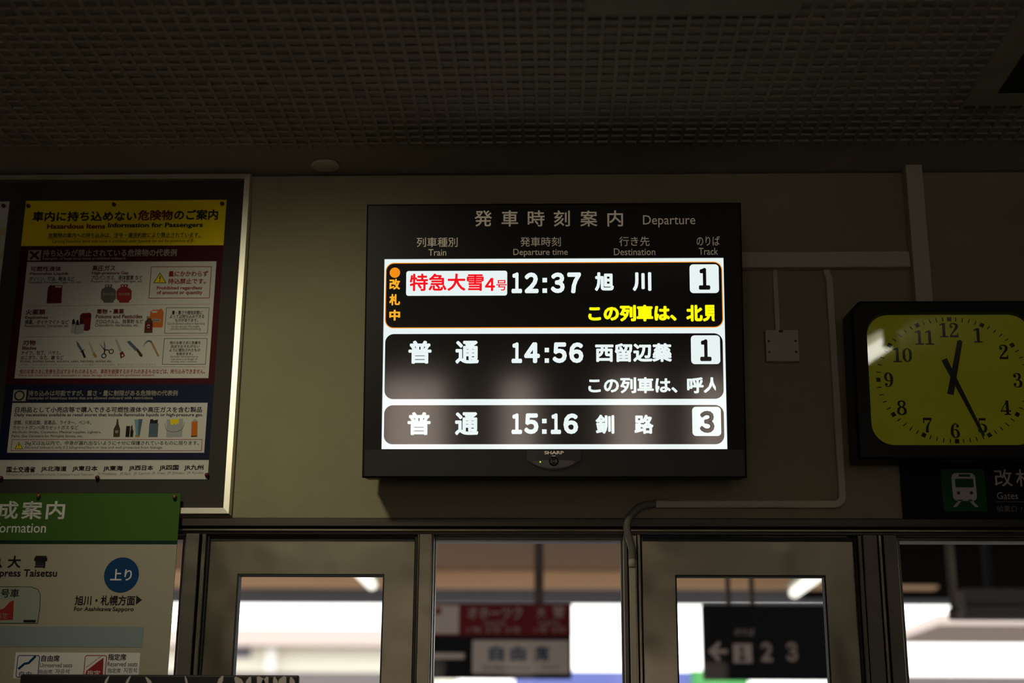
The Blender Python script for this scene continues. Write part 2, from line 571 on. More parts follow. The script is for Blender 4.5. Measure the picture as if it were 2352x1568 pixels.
def pane(n, l, r):
    mb = MB()
    y0 = W + 0.05
    L, R = wx(l, 1420, y0), wx(r, 1420, y0)
    t = 0.006
    for q in ((L, L + t, 0.02, 1.996), (R - t, R, 0.02, 1.996), (L + t, R - t, 1.988, 1.996), (L + t, R - t, 0.0, 0.03)):
        mb.abox(q[0], q[1], y0 - 0.012, y0 + 0.016, q[2], q[3], 'steel_dark')
    w_ = struct('window_%d' % n, mb)
    mb = MB(); mb.abox(L + t, R - t, y0, y0 + 0.006, 0.03, 1.988, 'glass'); mb.build('window_pane', w_)
pane(1, -439, 416)
pane(2, 993, 1433)
pane(3, 2070, 2479)

# ------------------------------------------------------------------ departure board
DF = Frame((0.0025, W - 0.16, 2.1), 8.0)
board = thing('departure_board', DF, 'large black departure board with a lit three-row timetable screen on the wall', 'departure board')
HW, HT, HB = 0.4585, 0.678, 0.007
su0, su1, sv0, sv1 = -0.413, 0.4135, 0.0755, 0.5405
mb = MB(DF)
out_ = [(-HW, HB), (HW, HB), (HW, HT), (-HW, HT)]
inn = [(su0, sv0), (su1, sv0), (su1, sv1), (su0, sv1)]
e = 0.004
o2 = [(-HW + e, HB + e), (HW - e, HB + e), (HW - e, HT - e), (-HW + e, HT - e)]
mb.ring(o2, inn, 0, 'case', -0.006)
mb.ring(out_, o2, -0.004, 'case')
n4 = 4
mb.add([(p[0], 0.0, p[1]) for p in o2] + [(p[0], 0.004, p[1]) for p in out_], [(i + 4, (i + 1) % 4 + 4, (i + 1) % 4, i) for i in range(4)], 'case')
mb.build('front_bezel', board)
mb = MB(DF)
mb.box(-HW + .001, HW - .001, -0.112, -0.0062, HB + .001, HT - .001, 'case', 0.002)
mb.build('cabinet', board)
mb = MB(DF)
mb.box(-HW + .006, HW - .006, 0.0, 0.0012, HB + 0.004, sv0 - 0.002, 'case_grey')
mb.build('lower_panel', board)
for ux in (-0.34, 0.26):
    for back, v0_ in ((-0.14, 0.15), (-0.225, 0.50)):
        mb = MB(DF); mb.box(ux, ux + .08, back, -0.113, v0_, v0_ + .07, 'case'); mb.build('bracket', board)

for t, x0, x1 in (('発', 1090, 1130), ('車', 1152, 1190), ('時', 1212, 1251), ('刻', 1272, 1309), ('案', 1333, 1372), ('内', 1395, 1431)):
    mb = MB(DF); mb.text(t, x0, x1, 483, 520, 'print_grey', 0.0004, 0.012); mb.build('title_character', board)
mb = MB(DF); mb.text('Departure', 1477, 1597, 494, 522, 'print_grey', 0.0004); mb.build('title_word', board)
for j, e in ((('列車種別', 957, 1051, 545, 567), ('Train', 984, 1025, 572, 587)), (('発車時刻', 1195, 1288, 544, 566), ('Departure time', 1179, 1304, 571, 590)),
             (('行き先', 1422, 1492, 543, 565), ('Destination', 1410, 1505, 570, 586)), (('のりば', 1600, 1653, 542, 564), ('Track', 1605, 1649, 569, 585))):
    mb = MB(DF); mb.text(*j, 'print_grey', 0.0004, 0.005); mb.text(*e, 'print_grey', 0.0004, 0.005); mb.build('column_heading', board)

SW = -0.006
mb = MB(DF)
mb.box(su0, su1, SW - 0.006, SW, sv0, sv1, 's_white')
screen = mb.build('screen', board)
def card(x0, x1, y0, y1, line=None):
    mb = MB(DF)
    u0, u1, v0, v1 = mb.pbox(x0, x1, y0, y1, SW)
    if line:
        mb.poly(rrect(u0, u1, v0, v1, 0.021), SW + 0.0003, line)
        d = 0.0021
        mb.poly(rrect(u0 + d, u1 - d, v0 + d, v1 - d, 0.019), SW + 0.0006, 's_black')
    else:
        mb.poly(rrect(u0, u1, v0, v1, 0.021), SW + 0.0003, 's_black')
    return mb
def digits(mb, seq, y0, y1, m):
    for ch, x0, x1 in seq:
        if ch == ':':
            for f in (0.22, 0.78):
                yc = y0 + (y1 - y0) * (0.37 if f < .5 else 0.88)
                mb.prect(x0, x1, yc - 5.2, yc + 5.2, T, m)
        else:
            mb.text(ch, x0, x1, y0, y1, m, T, 0.05)
def chip(mb, x0, x1, y0, y1, r):
    mb.poly(rrect(*mb.pbox(x0, x1, y0, y1, SW), r), SW + 0.0009, 's_white')
T = SW + 0.0012
mb = card(885, 1660, 602, 753, 's_orange')
mb.pdisc(907, 626, 12, T, 's_orange')
for t, y0, y1 in (('改', 640, 665), ('札', 675, 701), ('中', 711, 736)):
    mb.text(t, 894, 919, y0, y1, 's_amber', T, 0.042)
chip(mb, 933, 1165, 622, 679, 0.006)
mb.text('特急大雪', 941, 1111, 628, 668, 's_red', T, 0.025)
mb.text('４', 1114, 1137, 638, 668, 's_red', T, 0.03)
mb.text('号', 1140, 1164, 643, 667, 's_red', T, 0.012)
digits(mb, (('１', 1175, 1199), ('２', 1205, 1237), (':', 1246, 1256.5), ('３', 1265, 1297), ('７', 1303, 1334.5)), 625.5, 673, 's_white')
mb.text('旭', 1366, 1410, 625, 668, 's_white', T, 0.045)
mb.text('川', 1453, 1496, 625, 668, 's_white', T, 0.045)
chip(mb, 1584, 1651, 607, 673, 0.009)
mb.text('１', 1605, 1631, 615, 665, 's_black', T, 0.045)
mb.text('この列車は、', 1351, 1554, 700, 738, 's_yellow', T, 0.05)
mb.text('北', 1576, 1614, 700, 738, 's_yellow', T, 0.05)
mb.text('見', 1614, 1653, 700, 738, 's_yellow', T, 0.045, clip=1641)
mb.build('timetable_row', screen)
mb = card(884, 1661, 766, 916)
for t, x0, x1 in (('普', 938, 991), ('通', 1046, 1100)):
    mb.text(t, x0, x1, 782, 835, 's_white', T, 0.036)
digits(mb, (('１', 1175, 1199), ('４', 1204, 1240), (':', 1251, 1261), ('５', 1269, 1302), ('６', 1307, 1340)), 786, 833.5, 's_white')
mb.text('西留辺蘂', 1367, 1543, 788, 831, 's_white', T, 0.038)
chip(mb, 1587, 1654, 770, 836, 0.009)
mb.text('１', 1608, 1634, 779, 829, 's_black', T, 0.045)
mb.text('この列車は、', 1351, 1556, 866, 903, 's_white', T, 0.036)
mb.text('呼', 1578, 1616, 866, 903, 's_white', T, 0.036)
mb.text('人', 1616, 1655, 866, 902, 's_white', T, 0.036, clip=1644)
mb.build('timetable_row', screen)
mb = card(882, 1663, 930, 1020)
for t, x0, x1 in (('普', 936, 989), ('通', 1045, 1099)):
    mb.text(t, x0, x1, 946, 999, 's_white', T, 0.036)
digits(mb, (('１', 1175, 1199), ('５', 1204, 1237), (':', 1245, 1255.5), ('１', 1265, 1288.5), ('６', 1294, 1328)), 949, 996.5, 's_white')
mb.text('釧', 1368, 1411, 952, 996, 's_white', T, 0.038)
mb.text('路', 1457, 1501, 952, 996, 's_white', T, 0.038)
chip(mb, 1590, 1656, 934, 1001, 0.009)
mb.text('３', 1607, 1641, 943, 994, 's_black', T, 0.045)
mb.build('timetable_row', screen)

# sensor housing under the screen
mb = MB(DF)
cu, vt = mb.fr.uv(1272, 1034)
hw = 0.064
pts = [(cu - hw, vt), (cu - hw, vt - 0.024)]
for i in range(1, 12):
    a = i / 12
    pts.append((cu - hw + 2 * hw * a, vt - 0.024 - 0.0225 * math.sin(math.pi * a) ** 0.9))
pts += [(cu + hw, vt - 0.024), (cu + hw, vt)]
mb.poly(pts, 0.008, 'gloss_black', 0.0012)
sensor = mb.build('sensor_housing', board)
mb = MB(DF)
lens = []
for i in range(24):
    a = i / 24 * 2 * math.pi
    k = math.cos(a)
    lens.append((cu + 0.050 * k, vt - 0.0265 + (0.003 if math.sin(a) > 0 else 0.0155) * math.sin(a) * (1 - 0.0 * k)))
mb.poly(lens, 0.0095, 'lens_grey', 0.0081)
mb.lathe((cu, 0.0095, vt - 0.0265), [(0.0115, 0), (0.0115, 0.002), (0.009, 0.003), (0.006, 0.0025)], 'gloss_black')
mb.build('lens', sensor)
mb = MB(DF); mb.pdisc(1241, 1060.5, 1.9, 0.0098, 'led', 12); mb.build('indicator_light', sensor)
mb = MB(DF); mb.text('SHARP', 1250, 1295, 1035.5, 1043, 'logo', 0.0084, 0.03); mb.prect(1268, 1276, 1046, 1047.2, 0.0084, 'logo'); mb.build('logo', sensor)

# ------------------------------------------------------------------ notice board on the left
NF = Frame((-1.25, W, 2.045))
nb = thing('notice_board', NF, 'grey felt notice board in an aluminium frame, filling the wall left of the departure board', 'notice board')
a0, a1, b0, b1 = -1.2, NF.uv(551, 790, .03)[0], NF.uv(470, 1180, .03)[1], 0.908
mb = MB(NF); mb.box(a0 + .004, a1 - .004, 0.001, 0.012, b0 + .004, b1 - .004, 'felt'); mb.build('pin_panel', nb)
mb = MB(NF)
ft = 0.0155
O = [(a0, b0), (a1, b0), (a1, b1), (a0, b1)]
I1 = [(a0 + .0015, b0 + .0015), (a1 - .0015, b0 + .0015), (a1 - .0015, b1 - .0015), (a0 + .0015, b1 - .0015)]
I2 = [(a0 + ft, b0 + ft), (a1 - ft, b0 + ft), (a1 - ft, b1 - ft), (a0 + ft, b1 - ft)]
vs = [(p[0], -0.002, p[1]) for p in O] + [(p[0], -0.024, p[1]) for p in O] + [(p[0], -0.029, p[1]) for p in I1] + [(p[0], -0.030, p[1]) for p in I2] + [(p[0], -0.0125, p[1]) for p in I2]
fs = []
for k in range(4):
    fs += [(k * 4 + i, k * 4 + (i + 1) % 4, k * 4 + 4 + (i + 1) % 4, k * 4 + 4 + i) for i in range(4)]
mb.add(vs, fs, 'alu')
mb.build('frame', nb)

# ---- hazardous items poster
PW = 0.0135
HF = Frame((-1.133, W, 2.129))
hz = thing('hazardous_items_poster', HF, 'tall hazardous items poster with yellow, maroon and navy bands, pinned to the notice board', 'poster')
def pz(x0, x1, y0, y1):
    return x0, x1, y0, y1
u0, u1, v0, v1 = -0.268, 0.2695, 0.003, 0.7545
vy = HF.uv(280, 564, PW)[1]
vm = HF.uv(240, 882, PW)[1]
vn = HF.uv(235, 1056, PW)[1]
def wavy_sheet(mb, u0, u1, v0, v1, w, m, th=0.0006, amp=0.0012):
    """paper that bows a little off the board between its pins"""
    nx, ny = 12, 16
    def pt(i, j):
        a, b = i / nx, j / ny
        return (u0 + a * (u1 - u0), -(w + amp * math.sin(math.pi * a) ** 2 * abs(math.sin(2.2 * math.pi * b))), v0 + b * (v1 - v0))
    return pt
mb = MB(HF)
mb.box(u0, u1, PW - 0.0008, PW, v0, v1, 'paper')
sheet = mb.build('sheet', hz)
def L(mb, w=PW + 0.0009):
    return lambda t, x0, x1, y0, y1, m='ink', b=0.012: mb.text(t, x0, x1, y0, y1, m, w, b)
mb = MB(HF); mb.rect(u0, u1, vy, v1, PW + 0.0003, 'yellow')
t = L(mb)
t('車内に持ち込めない', 75, 314, 485, 508, b=0.03); t('危険物', 317, 397, 482, 506, 'redtext', 0.03); t('のご案内', 400, 501, 481, 505, b=0.03)
t('Hazardous Items', 108, 242, 514, 525, 'redtext', 0.035); t('Information for Passengers', 248, 466, 511, 525, 'ink', 0.035)
t('危険物の車内への持ち込みは、法令・運送約款により禁止されています。', 111, 460, 534, 546, b=0.015)
mb.pline([(106, 548.5), (464, 546)], 0.001, PW + 0.0009, 'orangeink')
t('Carrying hazardous items onto trains is prohibited under Japanese law and the provisions of JR.', 120, 446, 549, 559, b=0.0)
mb.build('yellow_header', hz)
mb = MB(HF); mb.rect(u0, u1, vm, vy, PW + 0.0003, 'maroon')
mb.prect(64.5, 94, 574, 598, PW + 0.0006, 'offwhite')
for q in ([(69, 577), (89, 595)], [(89, 577), (69, 595)]):
    mb.pline(q, 0.0062, PW + 0.0009, 'maroon')
t = L(mb)
t('持ち込みが禁止されている危険物の代表例', 98, 406, 572, 589, 'offwhite', 0.02)
t('Examples of hazardous items prohibited onboard', 98, 288, 590, 598, 'offwhite', 0.01)
mb.build('maroon_panel', hz)
# white sheet of prohibited kinds
mb = MB(HF)
a, b = HF.uv(48, 735, PW)[0], HF.uv(488, 735, PW)[0]
mb.rect(a, b, HF.uv(260, 868.5, PW)[1], HF.uv(280, 601, PW)[1], PW + 0.0006, 'paper')
for y0, y1 in ((703, 698), (774, 769.5), (844, 842)):
    mb.pline([(58 - (y0 - 700) * .09, y0), (484 - (y0 - 700) * .07, y1)], 0.0006, PW + 0.0009, 'redink')
t = L(mb)
for q in (('可燃性液体', 70, 141, 611, 623), ('高圧ガス', 212, 265, 609, 622), ('火薬類', 59, 104, 710, 723), ('毒物・農薬', 222, 285, 709, 721), ('刃物', 53, 82, 781, 793)):
    t(*q, 'redtext', 0.03)
for q in (('Flammable Liquids', 69, 157, 625, 633), ('High-pressure Gas', 211, 295, 623, 632), ('Explosives', 58, 110, 725, 734), ('Poisons and Pesticides', 220, 327, 722, 731), ('Blades', 51, 84, 795, 803)):
    t(*q, 'redtext', 0.03)
for q in (('ガソリン、灯油、軽油 など', 67, 171, 635, 645), ('プロパンガス、液体窒素 など', 209, 328, 632, 643), ('弾薬、ダイナマイト など', 57, 158, 734, 745), ('クロロホルム、除草剤 など', 219, 329, 733, 743),
          ('ナイフ、包丁、ハサミ、', 49, 140, 805, 815), ('のこぎり、なた、鎌 など', 48, 146, 816, 826)):
    t(*q, 'ink', 0.02)
for q in (('Gasoline, Kerosene, Light Oil, etc.', 66, 187, 645, 652), ('Propane Gas, Liquid Nitrogen, etc.', 209, 328, 643, 650), ('Ammunitions, Dynamite, etc.', 56, 160, 745, 753), ('Chloroform, Herbicides, etc.', 218, 319, 743, 751),
          ('Knives, kitchen knives, scissors, saws, hatchets, sickles etc.', 47, 258, 826, 833)):
    t(*q, 'ink', 0.01)
t('※刃物は、他のお客さまに危害を及ぼすおそれがないように梱包されたものを除き、車内に持ち込むことはできません。', 47, 360, 834.5, 840, 'greyink', 0.0)
t('他のお客さまに危害を及ぼすおそれのあるもの、車両を破損するおそれのあるものなどは、持ち込みできません。', 45, 471, 847, 858.5, 'redink', 0.02)
t('Items that could harm other passengers or cause damage to vehicles are prohibited onboard.', 44, 355, 858.5, 865.5, 'redink', 0.01)
mb.build('prohibited_list', hz)
# boxed remarks
PI = PW + 0.0009
mb = MB(HF); mb.pframe(344, 484, 611.5, 685, 0.0018, PI, 'redink')
mb.ppoly([(352, 650), (367.5, 625.5), (382.5, 650)], PI, 'ink'); mb.ppoly([(354.5, 648.6), (367.5, 628.5), (380, 648.6)], PI + .0003, 'yellow')
mb.text('!', 365.8, 369, 633, 646.5, 'ink', PI + .0006, 0.02)
t = L(mb)
t('量にかかわらず', 387, 478, 622, 635, 'redink', 0.028); t('持込禁止です。', 386, 473, 639, 652, 'redink', 0.028)
t('Prohibited regardless', 360, 464, 657, 667, 'redink', 0.03); t('of amount or quantity', 360, 465, 667, 678, 'redink', 0.03)
mb.build('warning_box', hz)
mb = MB(HF); mb.pframe(379.5, 479, 706, 765.5, 0.0013, PI, 'greenink'); t = L(mb)
for q in (('量・重さや梱包状態に', 395, 465, 713, 722), ('よっては持ち込みできる', 390, 469, 722, 731), ('ものがあります。', 402, 455, 731, 739)):
    t(*q, 'ink', 0.02)
for q in (('Can be allowed onboard depending', 384, 470, 740, 747), ('on the amount, the weight,', 394, 459, 747, 753), ('and the condition of packing.', 392, 462, 752, 759)):
    t(*q, 'ink', 0.0)
mb.build('remark_box', hz)
mb = MB(HF); mb.pframe(374.5, 474.5, 776.5, 837, 0.0013, PI, 'greenink'); t = L(mb)
for q in (('他のお客さまに危害を', 390, 461, 783, 790.5), ('及ぼすおそれがない', 392, 458, 791.5, 799), ('ように梱包されたもの', 389, 460, 799.5, 807.5), ('を除きます。', 405, 443, 808.5, 816)):
    t(*q, 'ink', 0.02)
for q in (('Excludes items packed so', 392, 455, 816.5, 822), ('that there is no danger of', 393, 453, 822, 828), ('harming other customers.', 392, 454, 828, 833)):
    t(*q, 'ink', 0.0)
mb.build('remark_box', hz)
# pictures
mb = MB(HF)
mb.ppoly([(110, 663), (119, 655), (144, 655), (143, 661), (141, 696), (107, 697), (109, 668)], PI, 'redtext')
mb.prect(127, 141, 656.5, 660, PI + .0003, 'paper'); mb.ppoly([(110, 661), (116, 654), (119, 656), (113, 663)], PI + .0003, 'ink')
mb.pframe(115, 136, 668, 690, 0.0012, PI + .0003, 'ink')
mb.build('fuel_can_picture', hz)
for x, m, s in ((231.5, 'tankgrey', 'PROPANE GAS'), (267.5, 'redink', '液体窒素')):
    mb = MB(HF)
    c = x + 17.5
    mb.ppoly([(c - 8, 653), (c + 9, 653), (c + 8, 660), (c + 14, 663), (c + 17.5, 668), (c + 17, 686), (c + 12, 691), (c + 11, 695), (c - 11, 695), (c - 12, 691), (c - 17.5, 686), (c - 17, 668), (c - 14, 663), (c - 8, 660)], PI, m)
    mb.prect(c - 5, c + 5, 654.5, 658, PI + .0003, 'paper'); mb.ppoly([(c - 2, 654), (c + 2, 654), (c + 1.5, 660), (c - 1.5, 660)], PI + .0004, m)
    mb.text(s, c - 13, c + 13, 672, 678, 'offwhite', PI + .0003)
    mb.build('gas_cylinder_picture', hz)
mb = MB(HF)
mb.ppoly([(184, 723), (189, 719), (207, 718), (210, 722), (207, 756), (201, 760), (187, 758), (182, 752)], PI, 'redtext')
mb.prect(183.5, 209, 726, 728, PI + .0003, 'ink'); mb.prect(182.5, 207, 752, 754, PI + .0003, 'ink')
mb.pline(spline([(191, 720), (198, 713), (197, 710), (203, 706.5)]), 0.0006, PI, 'greyink')
for x in (169, 178, 188):
    y = 731 if x != 178 else 733
    mb.ppoly([(x - 4, y + 14), (x - 3, y + 5), (x, y), (x + 3, y + 5), (x + 4, y + 13)], PI + .0006, 'ink')
    mb.prect(x - 5.5, x + 4.5, y + 13, y + 34, PI + .0006, 'silverink')
mb.build('explosives_picture', hz)
mb = MB(HF)
mb.ppoly([(345, 716), (351, 711), (366, 711), (367, 709), (372.5, 709), (373, 712), (376, 716), (374, 749), (371, 752), (345, 751), (343, 745)], PI, 'orangeink')
mb.prect(349, 361, 714, 718, PI + .0003, 'paper'); mb.prect(349, 369, 732, 739, PI + .0003, 'offwhite'); mb.text('除草剤', 351, 367, 733.5, 738, 'ink', PI + .0005)
mb.ppoly([(337, 728), (348, 728), (347, 733), (351, 738), (350, 764), (331, 764.5), (333, 738), (338, 733)], PI + .0006, 'brownink')
mb.prect(336.5, 347, 726, 731, PI + .0008, 'tanink'); mb.prect(333, 349, 742, 757, PI + .0008, 'redtext'); mb.pdisc(341, 748, 3.5, PI + .001, 'offwhite', 14); mb.prect(338.5, 343.5, 748, 753.5, PI + .001, 'offwhite')
mb.build('poison_picture', hz)
mb = MB(HF)
mb.ppoly([(175, 782), (181, 788), (190, 804), (186.5, 807), (178, 795)], PI, 'slateink'); mb.ppoly([(186, 806), (190.5, 803), (197.5, 820), (193, 822.5)], PI, 'ink'); mb.pline([(184, 809), (194, 802)], 0.0015, PI, 'ink')
mb.build('knife_picture', hz)
mb = MB(HF)
mb.ppoly([(202, 781), (208, 789), (217, 809), (212, 811)], PI, 'silverink'); mb.ppoly([(212, 812), (217.5, 809), (223, 819), (218, 822)], PI, 'tanink')
mb.build('kitchen_knife_picture', hz)
mb = MB(HF)
mb.ppoly([(227, 788), (231, 791), (243, 804), (241, 807)], PI, 'slateink'); mb.ppoly([(239, 781), (241.5, 790), (242, 806), (239, 806)], PI, 'slateink')
for x, y in ((238.5, 817), (255.5, 807)):
    u, v = HF.uv(x, y, PI)
    mb.ring([(u + .0068 * math.cos(k * .3142), v + .0068 * math.sin(k * .3142)) for k in range(20)], [(u + .0042 * math.cos(k * .3142), v + .0042 * math.sin(k * .3142)) for k in range(20)], PI, 'ink')
mb.pline([(241, 804), (239, 812)], 0.003, PI, 'ink'); mb.pline([(241, 803), (250, 804)], 0.003, PI, 'ink')
mb.build('scissors_picture', hz)
mb = MB(HF)
mb.ppoly([(264.5, 780), (269, 779), (281, 806), (275, 809)], PI, 'silverink'); mb.ppoly([(275, 810), (282, 806), (287.5, 817), (277, 823.5)], PI, 'redtext'); mb.ppoly([(279, 815), (282, 813), (284, 816), (280, 819)], PI + .0003, 'paper')
mb.build('saw_picture', hz)
mb = MB(HF)
mb.ppoly([(291, 785), (298, 782), (317, 801), (311, 806)], PI, 'slateink'); mb.ppoly([(312, 803), (317, 801), (328, 815), (326, 820), (321, 818)], PI, 'brownink')
mb.build('hatchet_picture', hz)
mb = MB(HF)
mb.ribbon([(*HF.uv(x, y, PI), wd) for x, y, wd in spline([(330, 797, .0006), (332, 790, .002), (340, 783, .004), (349, 785, .005)])], PI, 'slateink')
mb.ppoly([(346, 787), (350, 785), (366, 817), (362, 819)], PI, 'tanink')
mb.build('sickle_picture', hz)
# navy band
mb = MB(HF); mb.rect(u0, u1, vn, vm, PW + 0.0003, 'navy')
mb.prect(30, 60, 895, 921, PW + 0.0006, 'offwhite')
u, v = HF.uv(44.5, 908, PI)
mb.ring([(u + .0135 * math.cos(k * .19635), v + .0135 * math.sin(k * .19635)) for k in range(32)], [(u + .0098 * math.cos(k * .19635), v + .0098 * math.sin(k * .19635)) for k in range(32)], PI, 'navy')
t = L(mb)
t('持ち込みは可能ですが、重さ・量に制限がある危険物の代表例', 65, 408, 896, 909, 'offwhite', 0.02)
t('Examples of hazardous items that are allowed onboard with restrictions', 64, 351, 910, 919, 'offwhite', 0.01)
mb.build('navy_panel', hz)
mb = MB(HF)
a, b = HF.uv(22.5, 982, PW)[0], HF.uv(473, 982, PW)[0]
mb.rect(a, b, HF.uv(240, 1039.5, PW)[1], HF.uv(250, 925, PW)[1], PW + 0.0006, 'paper'); t = L(mb)
t('日用品として小売店等で購入できる可燃性液体や高圧ガスを含む製品', 35, 464, 934, 947, 'navy', 0.02)
t('Daily necessities available at retail stores that include flammable liquids or high-pressure gas.', 33, 466, 948.5, 958, 'navy', 0.02)
for q in (('酒類、化粧品類、医薬品、ライター、ペンキ、', 31, 210, 965, 975), ('カセットボンベ用カセットガス など', 30, 180, 977, 986.5)):
    t(*q, 'ink', 0.012)
for q in (('Alcoholic drinks, Cosmetics, Medical supplies, Lighters,', 28, 232, 989, 996.5), ('Paint, Gas Canisters for Portable Stoves, etc.', 27, 191, 998, 1005)):
    t(*q, 'ink', 0.01)
mb.build('allowed_list', hz)
mb = MB(HF); mb.pframe(26, 464, 1008.5, 1035, 0.0013, PI, 'redink')
mb.ppoly([(33, 1031), (43.5, 1014), (53, 1031)], PI, 'ink'); mb.ppoly([(35, 1030), (43.5, 1016), (51, 1030)], PI + .0003, 'yellow'); mb.text('!', 42, 44.5, 1019, 1028.5, 'ink', PI + .0006)
t = L(mb)
t('2kg又は2L以内で、中身が漏れ出ないように十分に保護されているものに限ります。', 57, 457, 1012, 1023.5, 'ink', 0.01)
t('Allowed onboard only if 2 kilograms/liters or less and well protected from leakage.', 56, 374, 1024, 1032, 'ink', 0.0)
mb.build('limit_box', hz)
mb = MB(HF); mb.ppoly([(268.5, 962), (271.5, 962), (272.5, 974), (276, 985), (275, 1003), (260, 1003.5), (261, 985), (267, 974)], PI, 'brownink'); mb.pdisc(268, 991, 4, PI + .0003, 'greyink', 14); mb.build('bottle_picture', hz)
mb = MB(HF); mb.prect(289, 298, 978, 1003.5, PI, 'ink'); mb.prect(299, 306, 988, 1003.5, PI, 'ink'); mb.ppoly([(300, 988), (300.5, 979), (304, 975), (305.5, 988)], PI, 'brownink'); mb.build('lipstick_picture', hz)
mb = MB(HF); mb.ppoly([(309, 963), (327.5, 962), (321, 999), (312, 999.5)], PI, 'blueink'); mb.prect(310.5, 321.5, 999, 1003.5, PI, 'tanink'); mb.ppoly([(318, 962.5), (327.5, 962), (321, 999), (317, 999)], PI + .0003, 'slateink'); mb.build('tube_picture', hz)
mb = MB(HF); mb.ppoly([(343, 972), (364, 972), (362, 1003.5), (341, 1003.5)], PI, 'slateink'); mb.ppoly([(344, 972), (345, 963), (351, 962), (353, 965), (363, 963), (362, 972)], PI, 'ink'); mb.build('lighter_picture', hz)
mb = MB(HF); mb.ppoly([(383, 963), (421, 961), (418, 1003), (382, 1004)], PI, 'silverink'); mb.ppoly([(391, 962.5), (411, 961.5), (410, 973), (406, 971), (404, 977), (400, 971), (397, 976), (392, 974)], PI + .0003, 'yellow')
mb.pline(spline([(379, 972), (383, 987), (400, 992), (418, 985), (423, 970)]), 0.0009, PI + .0003, 'ink'); mb.build('paint_bucket_picture', hz)
mb = MB(HF); mb.ppoly([(440, 968), (454, 967), (453, 1002), (439, 1003)], PI, 'orangeink'); mb.ppoly([(441, 968), (446, 962), (449, 961.5), (454, 967)], PI, 'silverink'); mb.prect(438, 453.5, 1000.5, 1003.5, PI, 'silverink'); mb.build('gas_canister_picture', hz)
mb = MB(HF); t = L(mb)
for s, x0, x1, y in (('国土交通省', 15, 81, 1071), ('JR北海道', 94, 153, 1070), ('JR東日本', 166, 224, 1069.5), ('JR東海', 237, 282, 1069), ('JR西日本', 296, 352, 1068), ('JR四国', 366, 410, 1067.5), ('JR九州', 423, 467, 1067)):
    t(s, x0, x1, y, y + 13.5, 'ink', 0.025)
for s, x0, x1, y in (('Ministry of Land, Infrastructure, Transport and Tourism', 14, 215, 1086), ('JR Hokkaido', 223, 268, 1084.5), ('JR East', 275, 300, 1084), ('JR Central', 307, 343, 1083.5), ('JR West', 349, 379, 1083), ('JR Shikoku', 384, 423, 1082.5), ('JR Kyushu', 430, 467, 1082)):
    t(s, x0, x1, y, y + 7.5, 'greyink', 0.0)
mb.build('footer_lettering', hz)

# ---- neighbouring poster, only its right edge is in view
QF = Frame((-1.75, W, 2.14))
q0, q1 = -0.22, QF.uv(14, 530, PW)[0]
nbp = thing('striped_poster', QF, 'pale yellow-striped poster cut off by the left edge, beside the hazardous items poster', 'poster')
mb = MB(QF); mb.box(q0, q1, PW - .0008, PW, 0.0, 0.742, 'paper'); mb.build('sheet', nbp)
mb = MB(QF)
for k in range(7):
    z = 0.24 + k * 0.068
    mb.poly([(q0 + .012, z - .14), (q1, z), (q1, z + .022), (q0 + .012, z - .118)], PW + .0004, 'stripe')
mb.build('stripes', nbp)

# ---- train formation poster (green header)
GPW = 0.042
GF = Frame((-1.32, W, 1.35))
gp = thing('green_header_poster', GF, 'white train formation poster with green header hanging over the notice board corner', 'poster')
mb = MB(GF)
g1 = GF.uv(400, 1340, GPW)[0]; g0 = g1 - 0.76; gt = GF.uv(300, 1133, GPW)[1]; gb = 0.0
mb.box(g0, g1, GPW - 0.003, GPW, gb, gt, 'offwhite')
mb.build('sheet', gp)
mb = MB(GF)
gv = GF.uv(300, 1241, GPW)[1]
mb.rect(g0, g1, gv, gt, GPW + .0004, 'green'); mb.rect(g0, g1, GF.uv(300, 1249.5, GPW)[1], gv, GPW + .0004, 'deepgreen')
GI = GPW + .0008
for s, x0, x1 in (('編', -64, -18), ('成', -6, 42), ('案', 50, 97), ('内', 106, 149)):
    mb.text(s, x0, x1, 1150, 1192, 'bright', GI, 0.022)
mb.text('Information', -29, 106, 1200, 1223, 'bright', GI, 0.01)
mb.build('green_header', gp)
mb = MB(GF)
for s, x0, x1 in (('急', -32, 6), ('大', 18, 48), ('雪', 78, 108)):
    mb.text(s, x0, x1, 1276, 1304, 'ink', GI, 0.028)
mb.text('Express Taisetsu', -24, 131, 1307, 1329, 'ink', GI, 0.022)
mb.text('旭川・札幌方面', 172, 310, 1367, 1390, 'ink', GI, 0.024)
mb.ppoly([(313, 1367), (326, 1377), (312, 1388)], GI, 'ink')
mb.text('For Asahikawa·Sapporo', 170, 307, 1393, 1406, 'ink', GI, 0.018)
mb.build('route_lettering', gp)
mb = MB(GF); mb.pdisc(279, 1320, 40, GI - .0002, 'royal', 48); mb.text('上り', 254, 303, 1306, 1333, 'bright', GI, 0.02); mb.build('direction_disc', gp)
mb = MB(GF)
a, b, c, d = mb.pbox(-300, 93, 1346, 1431, GI)
mb.poly([(a, c), (b - 0.002, c), (b, c + .035), (b - .002, d - .02), (b - .01, d - .006), (b - .028, d), (a, d)], GI - .0002, 'ink')
e = .0015
mb.poly([(a + e, c + e), (b - e - 0.002, c + e), (b - e, c + .035), (b - e - .002, d - .02), (b - .0105, d - .0075), (b - .028, d - e), (a + e, d - e)], GI, 'sage')
mb.prect(54, 82, 1423, 1429, GI + .0003, 'ink'); mb.text('号車', 2, 44, 1352, 1372, 'ink', GI + .0003, 0.018)
mb.prect(-14, 34, 1377, 1424, GI + .0002, 'offwhite'); mb.ppoly([(-14, 1424), (-14, 1405), (10, 1396), (22, 1382), (32, 1378), (30, 1423)], GI + .0004, 'redink'); mb.text('指定', -10, 18, 1407, 1420, 'greyink', GI + .0006)
mb.build('carriage_diagram', gp)
